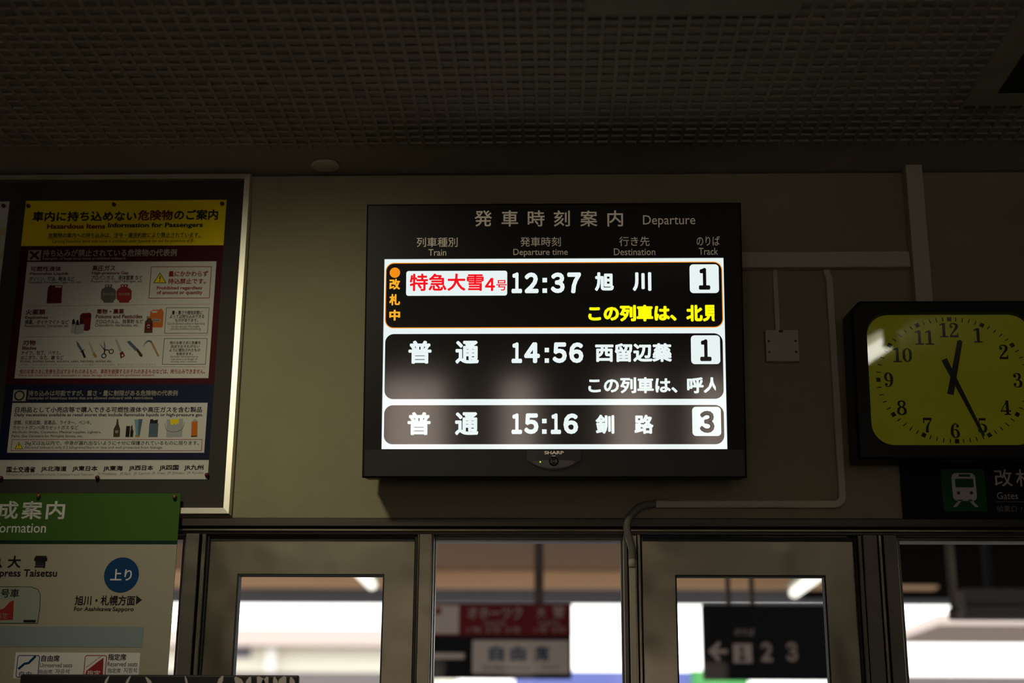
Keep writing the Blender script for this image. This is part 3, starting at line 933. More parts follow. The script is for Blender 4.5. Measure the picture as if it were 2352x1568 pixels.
mb = MB(GF); mb.prect(-260, 329, 1438, 1485, GI, 'bluegrey'); mb.build('blue_band', gp)
mb = MB(GF)
mb.prect(33, 320, 1498, 1558, GI, 'bright')
def seat_icon(x0, x1, m, txt):
    mb.poly(rrect(*mb.pbox(x0, x1, 1504, 1556, GI), .006), GI + .0003, m)
    u0, u1, v0, v1 = mb.pbox(x0, x1, 1504, 1556, GI)
    mb.poly(rrect(u0 + .002, u1 - .002, v0 + .002, v1 - .002, .004), GI + .0005, 'bright')
seat_icon(38, 90, 'royal', '自由')
mb.pline([(42, 1536), (56, 1524), (66, 1522), (76, 1512), (82, 1506)], 0.006, GI + .0007, 'royal'); mb.text('自由', 44, 72, 1541, 1554, 'royal', GI + .0007, 0.01)
seat_icon(193, 244, 'redink', '指定')
mb.ppoly([(194, 1555), (198, 1540), (216, 1526), (226, 1518), (238, 1510), (236, 1555)], GI + .0007, 'redink'); mb.pline([(197, 1533), (212, 1522), (224, 1512), (234, 1506)], 0.0012, GI + .0007, 'redink')
mb.text('指定', 200, 230, 1539, 1552, 'bright', GI + .0009, 0.01)
for q in (('自由席', 95, 137, 1504, 1519), ('指定席', 248, 290, 1501, 1516)):
    mb.text(*q, 'ink', GI + .0003, 0.024)
for q in (('Unreserved seats', 92, 166, 1522, 1532), ('자유석', 127, 159, 1536, 1547), ('自由席', 90, 120, 1537, 1547), ('Reserved seats', 247, 316, 1519, 1530), ('지정석', 284, 314, 1533, 1545), ('指定席', 247, 277, 1534, 1545)):
    mb.text(*q, 'ink', GI + .0003, 0.004)
mb.build('seat_legend', gp)

# ---- push pins
def pin_mesh(m):
    mb = MB()
    mb.lathe((0, 0, 0), [(0.0022, 0.0), (0.0022, 0.002), (0.0052, 0.0025), (0.0055, 0.004), (0.0036, 0.0055), (0.0036, 0.009), (0.0048, 0.0105), (0.0040, 0.012), (0.0015, 0.0125)], m, 14)
    return mb
def pin(px, py, w, m, label, group):
    o = pin_mesh(m).build('push_pin')
    u, v = WF.uv(px, py, w)
    o.location = (u, W - w - 0.0012, v)
    o.rotation_euler = (rad(6), 0, rad(5))
    return tag(o, label, 'push pin', group)
G = 'pins of the hazardous items poster'
for px, py, l in ((67, 474, 'dark push pin at the top left corner of the yellow poster header'), (263, 471, 'dark push pin at the middle of the yellow poster top edge'), (511, 469, 'dark red push pin at the top right corner of the yellow header'),
                  (4, 1098, 'dark red push pin at the bottom left corner of the hazardous items poster'), (225, 1097, 'dark red push pin in the middle of the hazardous items poster bottom edge'), (476, 1091, 'dark red push pin at the bottom right corner of the hazardous items poster')):
    pin(px, py, PW, 'pin_red', l, G)
pin(10, 474, PW, 'pin_red', 'dark push pin in the top right corner of the striped poster at the left edge', 'pins of the striped poster')
pin(402, 1141, GPW, 'pin_bronze', 'bronze push pin at the right corner of the green poster header', 'pins of the green header poster')
pin(90, 1139, GPW, 'pin_bronze', 'dim bronze push pin on the green header left of its right corner', 'pins of the green header poster')

# ---- black board with brushwork in front, bottom left
BY = 3.30
BF = Frame((-0.78, BY, 0.0))
bb = thing('brushwork_board', BF, 'black board with white brush strokes standing at the lower left, only its top in view', 'display board')
mb = MB(BF)
k0, k1 = BF.uv(46, 1556)[0], BF.uv(686, 1556)[0]
kt = BF.uv(360, 1549)[1]
mb.box(k0, k1, -0.018, 0.0, 0.75, kt, 'blackboard', 0.004, 3); mb.build('panel', bb)
mb = MB(BF)
import random
rnd = random.Random(4)
for cx in (250, 300, 335, 425, 512, 540, 575, 592, 615, 630, 655, 668):
    x, yy = cx, 1551 + rnd.random() * 4
    dx = rnd.uniform(-14, 22)
    pts = [(x, yy), (x + dx * .5, yy + 10), (x + dx, yy + 22), (x + dx * 1.2, yy + 60)]
    wd = rnd.uniform(.003, .010) if cx < 500 else rnd.uniform(.009, .019)
    mb = MB(BF); mb.ribbon([(*BF.uv(a, b, 0.0004), wd * s) for (a, b), s in zip(pts, (.3, 1, .8, .4))], 0.0006, 'stroke'); mb.build('brush_stroke', bb)
for x in (k0 + .08, k1 - .08):
    mb = MB(BF); mb.box(x - .012, x + .012, -0.045, -0.020, 0.0, kt - .1, 'rubber', .002); mb.box(x - .014, x + .014, -0.12, 0.12, 0.0, 0.02, 'rubber', .003); mb.build('leg', bb)

# ------------------------------------------------------------------ raceways, plate, conduit
mb = MB(); vl, vr = 0.9165, 0.9585
vl, vr = wx(2094, 560, W - .045), wx(2133, 560, W - .045)
mb.abox(vl, vr, W - 0.045, W - 0.001, 2.25, CEIL - 0.001, 'trimpaint', 0.002)
tag(mb.build('vertical_raceway'), 'wide cream cable raceway running from the ceiling down behind the clock', 'cable raceway')
mb = MB()
hz0, hz1 = wz(1900, 613, W - .026), wz(1900, 577, W - .026)
mb.abox(0.4705, vl - 0.0015, W - 0.026, W - 0.001, hz0, hz1, 'trimpaint', 0.002)
tag(mb.build('horizontal_raceway'), 'cream horizontal cable raceway between the departure board and the vertical raceway', 'cable raceway')
mb = MB()
sx = wx(1783.5, 690, W - .012)
pl0, pl1 = wz(1794, 829, W - .02), wz(1794, 757, W - .02)
mb.abox(sx - 0.0062, sx + 0.0062, W - 0.012, W - 0.001, pl1 + 0.0012, hz0 - 0.001, 'trimpaint', 0.0015)
tag(mb.build('thin_raceway'), 'thin cream cable raceway dropping from the horizontal raceway to the square cover plate', 'cable raceway')
JF = Frame((wx(1794, 793), W, pl0))
jp = thing('cover_plate', JF, 'square cream junction cover plate with four screws under the thin raceway', 'cover plate')
jw = (wx(1832, 793, W - .02) - wx(1756, 793, W - .02)) / 2
mb = MB(JF); mb.box(-jw, jw, 0.001, 0.020, 0, pl1 - pl0, 'trimpaint', 0.0015); mb.build('plate', jp)
for a in (-1, 1):
    for v in (0.024, 0.053):
        mb = MB(JF); mb.lathe((a * (jw - .008), 0.0198, v), [(0.0032, 0), (0.0032, .0008), (0.0022, .0016)], 'steel_dark', 12); mb.build('screw', jp)
mb = MB(JF); mb.disc(-0.002, pl1 - pl0 - .004, 0.006, 0.0206, 'brownink', 14, 0.0035); mb.build('rust_spot', jp)

# surface conduit: plate-like channel down the right, along, then a flexible elbow and down the mullion
cx_ = wx(1920, 880, W - .014)
czt = wz(1907, 619, W - .014)
czb = wz(1700, 1157, W - .014)
hwid = 0.0088
cs = MB(WF)
r = 0.022
path = [(cx_ - .006, czt), (cx_ - .006, czt - .008), (cx_, czt - .024), (cx_, czb + r)]
for k in range(1, 7):
    a = rad(90 * k / 6)
    path.append((cx_ - r + r * math.cos(a), czb + r - r * math.sin(a)))
fx0 = wx(1506, 1157, W - .014)
path.append((fx0, czb))
def channel(mb, path, hw, d, m, w0=0.001):
    P = [Vector((p[0], 0, p[1])) for p in path]
    n = len(P)
    L_, R_ = [], []
    for i, p in enumerate(P):
        t1 = (P[i] - P[max(i - 1, 0)]); t2 = (P[min(i + 1, n - 1)] - P[i])
        t1 = t1.normalized() if t1.length else t2.normalized()
        t2 = t2.normalized() if t2.length else t1
        t = (t1 + t2).normalized()
        nn = Vector((-t.z, 0, t.x)) / max(0.5, t.dot(t1))
        L_.append(p + nn * hw); R_.append(p - nn * hw)
    vs, fs = [], []
    c = 0.0016
    for i in range(n):
        ax = (R_[i] - L_[i]).normalized()
        for q, w in ((L_[i], w0), (L_[i], d - c), (L_[i] + ax * c, d), (R_[i] - ax * c, d), (R_[i], d - c), (R_[i], w0)):
            vs.append((q.x, -w, q.z))
    for i in range(n - 1):
        for k in range(6):
            fs.append((i * 6 + k, i * 6 + (k + 1) % 6, (i + 1) * 6 + (k + 1) % 6, (i + 1) * 6 + k))
    fs.append(tuple(range(6))); fs.append(tuple(range((n - 1) * 6 + 5, (n - 1) * 6 - 1, -1)))
    mb.add(vs, fs, m)
CF = Frame((0, W, 0))
cond = thing('surface_conduit', CF, 'cream surface conduit running down beside the clock then left to the grey flexible elbow', 'conduit')
mb = MB(CF); channel(mb, path, hwid, 0.014, 'trimpaint'); mb.build('channel', cond)
FD = 0.020
ex, ez = wx(1452, 1285, W - FD), wz(1452, 1285, W - FD)
pts = [(fx0, .012, czb), (fx0 - .018, .014, czb - .001)] + [(*[0] * 0, wx(x, y, W - FD), FD, wz(x, y, W - FD)) for x, y in ((1468, 1165), (1447, 1186), (1440, 1212), (1446, 1238), (1452, 1262))] + [(ex, FD, ez)]
sp = spline(pts, 12)
rr = [0.0092 + (0.0008 if i % 2 else -0.0005) for i in range(len(sp))]
mb = MB(CF); mb.tube(sp, rr, 'flex', 14, 0.9); mb.build('flexible_elbow', cond)
mb = MB(CF)
mb.tube([(ex, FD, ez + .002), (ex, FD, ez - .018)], 0.0088, 'trimpaint', 14)
mb.build('coupling', cond)
mb = MB(CF)
mb.box(ex - .0075, ex + .0075, 0.0125, 0.022, 0.3, ez - .0185, 'trimpaint', 0.0015)
mb.build('drop_channel', cond)
mb = MB(CF)
wp = [(wx(x, y, W - .009), .009, wz(x, y, W - .009)) for x, y in ((1436, 1216), (1427, 1219), (1423, 1228), (1421, 1300), (1420, 1420), (1418, 1568))]
wp.append((wp[-1][0], .009, 0.4))
mb.tube(spline(wp, 5), 0.0014, 'rubber', 8)
tag(mb.build('thin_cable'), 'thin black cable hanging down the centre window beside the conduit', 'cable')

# ceiling fittings
p = onz(747, 383, CEIL - .008)
mb = MB()
mb.lathe((0, 0, 0), [(0.036, -0.002), (0.037, -0.007), (0.033, -0.010), (0.012, -0.011)], 'trimpaint', 32, 'z')
o = mb.build('ceiling_disc'); o.location = (p.x, p.y, CEIL + 0.001)
tag(o, 'small round disc on the plain ceiling border above the notice board', 'ceiling disc')
mb = MB(); mb.abox(0.071, 0.515, 2.20, 2.654, CEIL - .0105, CEIL - .0066, 'ceiling', .001)
tag(mb.build('ceiling_hatch'), 'plain flat ceiling hatch set in the grid above the departure board', 'hatch')
VF = Frame((1.25, 2.79, CEIL - .0066))
mb = MB()
vt_ = thing('ceiling_vent', VF, 'square dark ceiling vent at the upper right edge', 'vent')
mb = MB()
def zring(mb, x0, x1, y0, y1, t, z0, z1, m):
    for q in ((x0, x1, y0, y0 + t), (x0, x1, y1 - t, y1), (x0, x0 + t, y0 + t, y1 - t), (x1 - t, x1, y0 + t, y1 - t)):
        mb.abox(q[0], q[1], q[2], q[3], z0, z1, m)
zring(mb, -.28, .28, -.30, .30, .062, -.006, -.001, 'ceiling'); mb.build('rim', vt_)
mb = MB()
for k in range(9):
    yv = -.23 + k * .055
    mb.add([(-.217, yv, -.001), (.217, yv, -.001), (.217, yv + .04, -.006), (-.217, yv + .04, -.006)], [(0, 1, 2, 3)], 'rubber')
mb.abox(-.217, .217, -.237, .237, -.0005, 0, 'rubber')
mb.build('louvre', vt_)
# recessed downlight that lights this wall (out of the frame)
mb = MB()
mb.lathe((0, 0, 0), [(0.075, 0.0), (0.075, -0.006), (0.055, -0.008), (0.05, -0.001)], 'trimpaint', 32, 'z')
o = mb.build('ceiling_downlight'); o.location = (SPOT_LOC.x, SPOT_LOC.y, CEIL - .0085)
tag(o, 'round recessed downlight in the ceiling in front of the notice board', 'downlight')

# ------------------------------------------------------------------ clock
KF = Frame((0.975, W - 0.13, 2.158), 4.0)
ck = thing('wall_clock', KF, 'rounded rectangular wall clock with lime yellow dial and black case reading 12:25', 'clock')
def K(px, py, w=0):
    return KF.uv(px, py, w)
kc = K(2190, 870)
kl, kb = K(1962, 870)[0], K(2200, 1055)[1]
ktp = K(2200, 690)[1]
kr = 2 * kc[0] - kl
dl, db, dt = K(1996, 870)[0], K(2200, 1023)[1], K(2200, 716)[1]
dr = 2 * kc[0] - dl
def chamf(l, r, b, t, c, n=9):
    # outline with the same count as rrect(n=8): corners cut at the top, tight at the bottom
    out = []
    for (cx, cy, q, s) in ((r, t, (0, -1), (-1, 0)), (l, t, (1, 0), (0, -1)), (l, b, (0, 1), (1, 0)), (r, b, (-1, 0), (0, 1))):
        k = c if cy == t else 0.003
        for i in range(n):
            a = i / (n - 1)
            out.append((cx + k * (q[0] * (1 - a) + s[0] * a), cy + k * (q[1] * (1 - a) + s[1] * a)))
    return out
OUT = chamf(kl, kr, kb, ktp, 0.022)
OUT2 = chamf(kl + .006, kr - .006, kb + .006, ktp - .006, 0.019)
HOLE = rrect(dl, dr, db, dt, 0.056)
HOLE2 = rrect(dl + .004, dr - .004, db + .004, dt - .004, 0.053)
mb = MB(KF)
n = len(OUT)
vs = [(p[0], 0.10, p[1]) for p in OUT] + [(p[0], 0.006, p[1]) for p in OUT] + [(p[0], 0.0, p[1]) for p in OUT2] + [(p[0], 0.0, p[1]) for p in HOLE] + [(p[0], 0.016, p[1]) for p in HOLE2]
fs = []
for k in range(4):
    fs += [(k * n + i, k * n + (i + 1) % n, (k + 1) * n + (i + 1) % n, (k + 1) * n + i) for i in range(n)]
fs.append(tuple(range(n - 1, -1, -1)))
mb.add(vs, fs, 'case')
mb.build('case', ck)
DW = -0.0155
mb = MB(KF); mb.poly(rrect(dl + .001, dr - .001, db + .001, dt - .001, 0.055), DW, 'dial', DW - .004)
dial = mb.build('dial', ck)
KC = K(2189, 872, DW)
RX, RY = K(2361, 872, DW)[0] - KC[0], (K(2189, 733, DW)[1] - K(2189, 1013, DW)[1]) / 2
KC = (KC[0], (K(2189, 733, DW)[1] + K(2189, 1013, DW)[1]) / 2)
IW = DW + .0004
tm = MB(KF)
for k in range(60):
    a = 2 * math.pi * k / 60
    s, c = math.sin(a), math.cos(a)
    rr_ = 1 / math.sqrt((s / RX) ** 2 + (c / RY) ** 2)
    P = (KC[0] + rr_ * s, KC[1] + rr_ * c)
    hl, hw_ = (0.0052, 0.0052) if k % 5 == 0 else (0.0052, 0.0012)
    q = []
    for du, dv in ((-hw_, -hl), (hw_, -hl), (hw_, hl), (-hw_, hl)):
        q.append((P[0] + du * c + dv * s, P[1] - du * s + dv * c))
    tm.poly(q, IW, 'hand')
tm.build('minute_marks', dial)
# slab-serif numerals drawn as strokes of varying width
DIG = {
 '0': [('c', [(.32, .97, .06), (.13, .78, .17), (.10, .5, .19), (.13, .22, .17), (.32, .03, .06), (.51, .22, .17), (.54, .5, .19), (.51, .78, .17), (.32, .97, .06)])],
 '1': [('r', .23, .43, 0, 1), ('r', .05, .61, 0, .09), ('p', [(.25, 1), (.05, .90), (.05, .80), (.25, .86)])],
 '2': [('d', .15, .74, .1), ('c', [(.07, .74, .05), (.12, .9, .07), (.3, .96, .08), (.5, .86, .17), (.5, .68, .19), (.36, .48, .13), (.15, .22, .09), (.05, .09, .08)]), ('r', .03, .6, 0, .15), ('r', .53, .61, 0, .28)],
 '3': [('d', .15, .78, .1), ('c', [(.07, .8, .05), (.14, .92, .06), (.3, .96, .07), (.46, .87, .16), (.46, .68, .16), (.33, .54, .07), (.2, .53, .06)]), ('c', [(.2, .53, .06), (.4, .5, .08), (.53, .36, .18), (.51, .14, .18), (.32, .03, .07), (.14, .06, .06), (.06, .2, .05)]), ('d', .14, .22, .1)],
 '4': [('r', .36, .55, 0, .99), ('r', .0, .68, .22, .32), ('c', [(.45, .97, .07), (.25, .65, .06), (.04, .29, .06)]), ('r', .24, .67, 0, .09)],
 '5': [('r', .10, .57, .84, 1), ('c', [(.13, .95, .06), (.11, .5, .06)]), ('c', [(.10, .5, .05), (.3, .6, .07), (.50, .47, .17), (.54, .3, .19), (.47, .12, .17), (.3, .03, .07), (.12, .06, .06), (.06, .18, .05)]), ('d', .14, .22, .1)],
 '6': [('d', .49, .81, .095), ('c', [(.56, .83, .05), (.46, .95, .06), (.32, .96, .08), (.17, .8, .15), (.11, .5, .2), (.15, .2, .18), (.32, .03, .07), (.49, .14, .16), (.53, .32, .18), (.46, .5, .14), (.32, .58, .07), (.14, .48, .05)])],
 '7': [('r', .05, .62, .83, 1), ('r', .05, .13, .64, 1), ('c', [(.58, .86, .07), (.42, .6, .1), (.31, .35, .17), (.29, 0, .2)])],
 '8': [('c', [(.32, .97, .07), (.15, .88, .14), (.14, .7, .14), (.32, .54, .08), (.5, .7, .14), (.49, .88, .14), (.32, .97, .07)]), ('c', [(.32, .55, .07), (.12, .42, .17), (.10, .16, .17), (.32, .03, .07), (.54, .16, .17), (.52, .42, .17), (.32, .55, .07)])],
}
DIG['9'] = [(q[0], .64 - q[1], 1 - q[2], q[3]) if q[0] == 'd' else ('c', [(.64 - x, 1 - y, w) for x, y, w in q[1]]) for q in DIG['6']]
def numeral(mb, s, cx, cy, h, w, m):
    adv, wd = 0.68, 0.64
    tot = adv * (len(s) - 1) + wd
    for i, ch in enumerate(s):
        ox, oy = cx - h * 1.0 * tot / 2 + i * adv * h, cy - h / 2
        f = lambda x, y: (ox + x * h, oy + y * h)
        for q in DIG[ch]:
            if q[0] == 'r':
                a, b = f(q[1], q[3]), f(q[2], q[4])
                mb.rect(a[0], b[0], a[1], b[1], w, m)
            elif q[0] == 'p':
                mb.poly([f(*p) for p in q[1]], w, m)
            elif q[0] == 'd':
                mb.disc(*f(q[1], q[2]), q[3] * h, w, m, 18)
            else:
                mb.ribbon([(*f(x, y), wd_ * h) for x, y, wd_ in spline(q[1], 6)], w, m)
NH = K(2190, 741, DW)[1] - K(2190, 774, DW)[1]
for s, x, y in (('12', 2179, 758), ('1', 2246, 770), ('2', 2305, 808), ('3', 2337, 873), ('4', 2309, 936), ('5', 2256, 977), ('6', 2194, 989), ('7', 2130, 976), ('8', 2071, 936), ('9', 2041, 872), ('10', 2072, 815), ('11', 2123, 775)):
    nm = MB(KF); numeral(nm, s, *K(x, y, DW), NH, IW, 'hand'); nm.build('numeral', dial)
def hand(name, p0, p1, w0, w1, wz_):
    mb = MB(KF)
    a, b = Vector(K(*p0, DW)), Vector(K(*p1, DW))
    t = (b - a).normalized(); nn = Vector((-t.y, t.x))
    mb.poly([tuple(a - nn * w0), tuple(b - nn * w1), tuple(b + t * w1 * .6), tuple(b + nn * w1), tuple(a + nn * w0)], wz_ + .0012, 'hand', wz_)
    mb.build(name, ck)
hand('hour_hand', (2182, 906), (2204, 784), 0.0078, 0.0062, DW + .003)
hand('minute_hand', (2167, 826), (2258, 1001), 0.0072, 0.0032, DW + .0055)
mb = MB(KF); c0 = K(2190, 869, DW); mb.lathe((c0[0], DW + .0025, c0[1]), [(0.006, 0), (0.006, .0045), (.003, .0055)], 'hand', 18); mb.build('hub', ck)
gm = MB(KF); gm.poly(rrect(dl - .002, dr + .002, db - .002, dt + .002, 0.057), -0.0035, 'coverglass', -0.0045); gm.build('cover_glass', ck)
mb = MB(KF); mb.box(kl + .08, kr - .08, -0.128, -0.10, kb + .05, ktp - .20, 'case'); mb.build('wall_mount', ck)

# ------------------------------------------------------------------ gates sign under the clock
SF = Frame((1.16, W, 2.04))
gs = thing('gates_sign', SF, 'dark navy ticket gates sign with green train pictogram below the clock', 'sign')
s0 = SF.uv(2073, 1125, .02)[0]
mb = MB(SF); mb.box(s0, s0 + 0.62, 0.001, 0.02, SF.uv(2200, 1189, .02)[1], SF.uv(2200, 1058, .02)[1], 'sign_navy', 0.0015); mb.build('panel', gs)
SI = 0.0206
mb = MB(SF); mb.poly(rrect(*mb.pbox(2164, 2264, 1077, 1174, SI), .004), SI, 'sign_green')
S2 = SI + .0003
mb.poly(rrect(*mb.pbox(2187, 2242, 1086, 1150, S2), .012), S2, 'sign_grey')
mb.poly(rrect(*mb.pbox(2194, 2236, 1099, 1119, S2), .002), S2 + .0003, 'sign_green')
mb.poly(rrect(*mb.pbox(2202, 2228, 1089, 1094.5, S2), .0025), S2 + .0003, 'sign_green')
mb.pdisc(2201.5, 1131.5, 4, S2 + .0003, 'sign_green', 16); mb.pdisc(2231.5, 1131.5, 4, S2 + .0003, 'sign_green', 16)
mb.ppoly([(2203, 1147), (2212, 1147), (2197, 1164), (2189, 1164)], S2, 'sign_grey'); mb.ppoly([(2223, 1147), (2232, 1147), (2248, 1164), (2240, 1164)], S2, 'sign_grey')
mb.build('train_pictogram', gs)
mb = MB(SF)
for s, x0, x1 in (('改', 2284, 2325), ('札', 2333, 2374), ('口', 2386, 2420)):
    mb.text(s, x0, x1, 1077, 1117, 'sign_grey', SI, 0.012)
mb.text('Gates', 2290, 2338, 1130, 1146, 'sign_grey', SI, 0.0)
mb.prect(2288, 2480, 1151.6, 1152.6, SI, 'greyink')
mb.text('验票口', 2290, 2335, 1161, 1175, 'greyink', SI); mb.text('/ 개찰구', 2344, 2400, 1161, 1175, 'greyink', SI)
mb.build('lettering', gs)

# ------------------------------------------------------------------ the platform outside
M['asphalt'] = mat('platform_asphalt', (0.17, 0.155, 0.14), 0.8, mottle=(4, 0.2))
M['canopy'] = mat('brown_canopy', (0.36, 0.22, 0.13), 0.8)
M['beam'] = mat('ochre_beam', (0.82, 0.52, 0.31), 0.7)
M['fascia'] = mat('grey_fascia', (0.16, 0.165, 0.19), 0.7)
M['red_sign'] = mat('red_sign', (0.13, 0.012, 0.016), 0.7, spec=0.1)
M['dark_sign'] = mat('dark_sign', (0.008, 0.008, 0.010), 0.7, spec=0.1)
M['cream_sign'] = mat('cream_sign', (0.45, 0.38, 0.34), 0.5)
M['sign_ink_blue'] = mat('blue_sign_ink', (0.02, 0.06, 0.11), 0.5)
M['sign_pale'] = mat('pale_sign_ink', (0.34, 0.27, 0.24), 0.5)
M['white_wall'] = mat('white_render', (0.80, 0.77, 0.74), 0.8)
M['cream_wall'] = mat('cream_render', (0.85, 0.82, 0.70), 0.8)
M['pink_wall'] = mat('pinkish_concrete', (0.60, 0.50, 0.47), 0.8)
M['blue_paint'] = mat('blue_paint', (0.10, 0.13, 0.42), 0.5)
M['green_paint'] = mat('green_paint', (0.05, 0.32, 0.07), 0.5)
M['window_dark'] = mat('dark_window', (0.10, 0.10, 0.13), 0.3)
M['grey_roof'] = mat('grey_roof', (0.16, 0.14, 0.14), 0.7)
M['dark_box'] = mat('dark_box_paint', (0.04, 0.037, 0.036), 0.7, spec=0.2)
M['rust'] = mat('dark_brown_steel', (0.06, 0.042, 0.03), 0.7)
M['tube'] = mat('lamp_tube', (0.8, 0.8, 0.75), 0.4, emit=((1.0, 0.96, 0.86), 1.6))
M['lampbody'] = mat('lamp_body', (0.4, 0.38, 0.33), 0.5)
mb = MB(); mb.abox(-30, 30, W + 0.15, 60, -0.12, -0.02, 'asphalt'); struct('floor_platform', mb)
EY = 13.6
CZ = 3.085
mb = MB(); mb.abox(-14, 14, W + 0.15, EY + .1, CZ, CZ + 0.12, 'canopy'); struct('ceiling_platform', mb)
mb = MB()
ez0, ez1 = at(700, 1384, EY).z, at(700, 1346, EY).z
mb.abox(-14, 14, EY, EY + 0.1, ez0, CZ - .001, 'fascia'); struct('trim_8', mb)
BYc = 12.6
bz0, bz1 = at(700, 1349, BYc).z, at(700, 1317, BYc).z
BXR = at(2148, 1330, BYc).x
mb = MB(); mb.abox(-13.9, BXR, BYc - .08, BYc + .08, bz0, CZ - .001, 'beam', .005); struct('trim_9', mb)

M['dark_slab'] = mat('added_dark_slab', (0.012, 0.010, 0.008), 0.9, spec=0.0)  # dark slab added to paint in the dimness of the right window
mb = MB(); mb.abox(at(2128, 1260, 9).x, 12, 4.6, EY - .02, 2.97, CZ - .001, 'dark_slab'); struct('trim_10', mb)
def hung_sign(name, fr, label, cat):
    return thing(name, fr, label, cat)
RY_ = 8.2
RF = Frame((at(1150, 1400, RY_).x, RY_, at(1150, 1459, RY_).z))
rs = hung_sign('red_platform_sign', RF, 'blurred dark red train sign with white square, hanging beyond the centre window', 'sign')
mb = MB(RF); a, b, c, d = mb.pbox(900, 1313, 1386, 1460, 0); mb.box(a, b, -.06, 0, c, d, 'red_sign', .004); mb.build('panel', rs)
rbot = RF.o.z + c
mb = MB(RF); mb.prect(920, 1054, 1390, 1455, .002, 'cream_sign'); mb.ppoly([(1000, 1396), (1012, 1394), (1014, 1406), (1008, 1412), (998, 1410)], .003, 'red_sign'); mb.build('white_square', rs)
mb = MB(RF); mb.text('オホーツク', 1074, 1200, 1393, 1421, 'sign_pale', .002, .02); mb.text('OKHOTSK', 1112, 1162, 1426, 1437, 'sign_pale', .002); mb.text('1号 2号 3号', 1074, 1196, 1440, 1453, 'sign_pale', .002); mb.build('train_name', rs)
mb = MB(RF); mb.text('大', 1232, 1254, 1393, 1418, 'sign_pale', .002, .02); mb.text('雪', 1270, 1296, 1393, 1418, 'sign_pale', .002, .02)
mb.text('TAISETSU', 1236, 1286, 1426, 1437, 'sign_pale', .002)
mb.text('1号 4号', 1228, 1300, 1440, 1453, 'sign_pale', .002)
mb.build('train_name', rs)
for x in (at(1238, 1300, RY_).x - RF.o.x, at(920, 1300, RY_).x - RF.o.x):
    mb = MB(RF); mb.box(x - .026, x + .026, -.05, -.01, d + .001, CZ - RF.o.z - .002, 'rust'); mb.build('hanger', rs)
UF = Frame((RF.o.x, RY_, at(1150, 1556, RY_).z))
us = hung_sign('unreserved_sign', UF, 'blurred black sign with cream panel of blue characters, below the red sign', 'sign')
mb = MB(UF); a, b, c, d = mb.pbox(900, 1313, 1462, 1557, 0); d = rbot - UF.o.z - .003; mb.box(a, b, -.06, 0, c, d, 'dark_sign', .004); mb.build('panel', us)
mb = MB(UF); mb.prect(1085, 1307, 1470, 1547, .002, 'cream_sign')
for s, x in (('自', 1123), ('由', 1173), ('席', 1228)):
    mb.text(s, x, x + 34, 1482, 1518, 'sign_ink_blue', .003, .035)
mb.text('Non-Reserved Seat', 1108, 1218, 1527, 1538, 'sign_ink_blue', .003); mb.text('자유석', 1244, 1282, 1527, 1538, 'sign_ink_blue', .003)
mb.build('cream_panel', us)
mb = MB(UF); mb.prect(960, 1066, 1499, 1513, .002, 'cream_sign'); mb.ppoly([(930, 1506), (965, 1485), (965, 1527)], .002, 'cream_sign'); mb.build('arrow', us)
for x in (-.35, .35):
    mb = MB(UF); mb.box(x - .012, x + .012, -.04, -.02, d + .0005, rbot - UF.o.z - .0005, 'fascia'); mb.build('hanger', us)
TY = 7.6
TF = Frame((at(1757, 1470, TY).x, TY, at(1757, 1558, TY).z))
ts = hung_sign('track_sign', TF, 'blurred black sign with a left arrow and track numbers seen through the right door', 'sign')
mb = MB(TF); a, b, c, d = mb.pbox(1616, 1915, 1389, 1560, 0); mb.box(a, b, -.08, 0, c, d, 'dark_sign', .004); mb.build('panel', ts)
mb = MB(TF); mb.ppoly([(1626, 1495), (1651, 1472), (1655, 1479), (1645, 1491), (1671, 1491), (1671, 1500), (1645, 1500), (1655, 1512), (1650, 1519)], .002, 'sign_pale')
mb.build('arrow', ts)
mb = MB(TF); mb.prect(1684, 1727, 1478, 1522, .002, 'sign_pale'); mb.text('１', 1697, 1713, 1484, 1516, 'dark_sign', .003, .05); mb.build('track_number', ts)
for g, x0, x1 in (('２', 1748, 1774), ('３', 1806, 1832)):
    mb = MB(TF); mb.text(g, x0, x1, 1474, 1519, 'sign_pale', .002, .05); mb.build('track_number', ts)
mb = MB(TF); mb.text('のりば', 1688, 1732, 1443, 1459, 'sign_pale', .002, 0)
mb.build('lettering', ts)
for px in (1675, 1730):
    x = at(px, 1380, TY).x - TF.o.x
    mb = MB(TF); mb.box(x - .012, x + .012, -.055, -.025, d + .001, CZ - TF.o.z - .002, 'rust'); mb.build('hanger', ts)

def tube_lamp(x, y0, y1, label, z=2.99, top=CZ, group='fluorescent lamps under the platform canopy', tube='tube'):
    fr = Frame((x, y0, z))
    lp = thing('fluorescent_lamp', fr, label, 'lamp', group)
    mb = MB(fr); mb.abox(-.06, .06, 0, y1 - y0, .045, .09, 'lampbody', .004); mb.build('batten', lp)
    mb = MB(fr); mb.tube([(0, -.03, 0), (0, -(y1 - y0) + .03, 0)], .042 if tube == 'tube' else .032, tube, 14); mb.build('lamp_tube', lp)
    for y in (.015, y1 - y0 - .015):
        mb = MB(fr); mb.abox(-.03, .03, y - .013, y + .013, -.03, .0445, 'lampbody'); mb.build('socket', lp)
    for y in (.4, y1 - y0 - .4):
        mb = MB(fr)
        mb.abox(-.012, .012, y - .012, y + .012, .0905 if top == CZ else .06, top - z - .001, 'lampbody')
        mb.build('suspension', lp)
M['hall_tube'] = mat('hall_lamp_tube', (0.8, 0.8, 0.75), 0.4, emit=((1.0, 0.97, 0.82), 9.0))
HG = 'fluorescent lamps on the hall ceiling'
tube_lamp(1.48, -0.62, 0.62, 'bare fluorescent lamp on the hall ceiling, mirrored in the upper left of the clock face', 2.865, CEIL, HG, 'hall_tube')
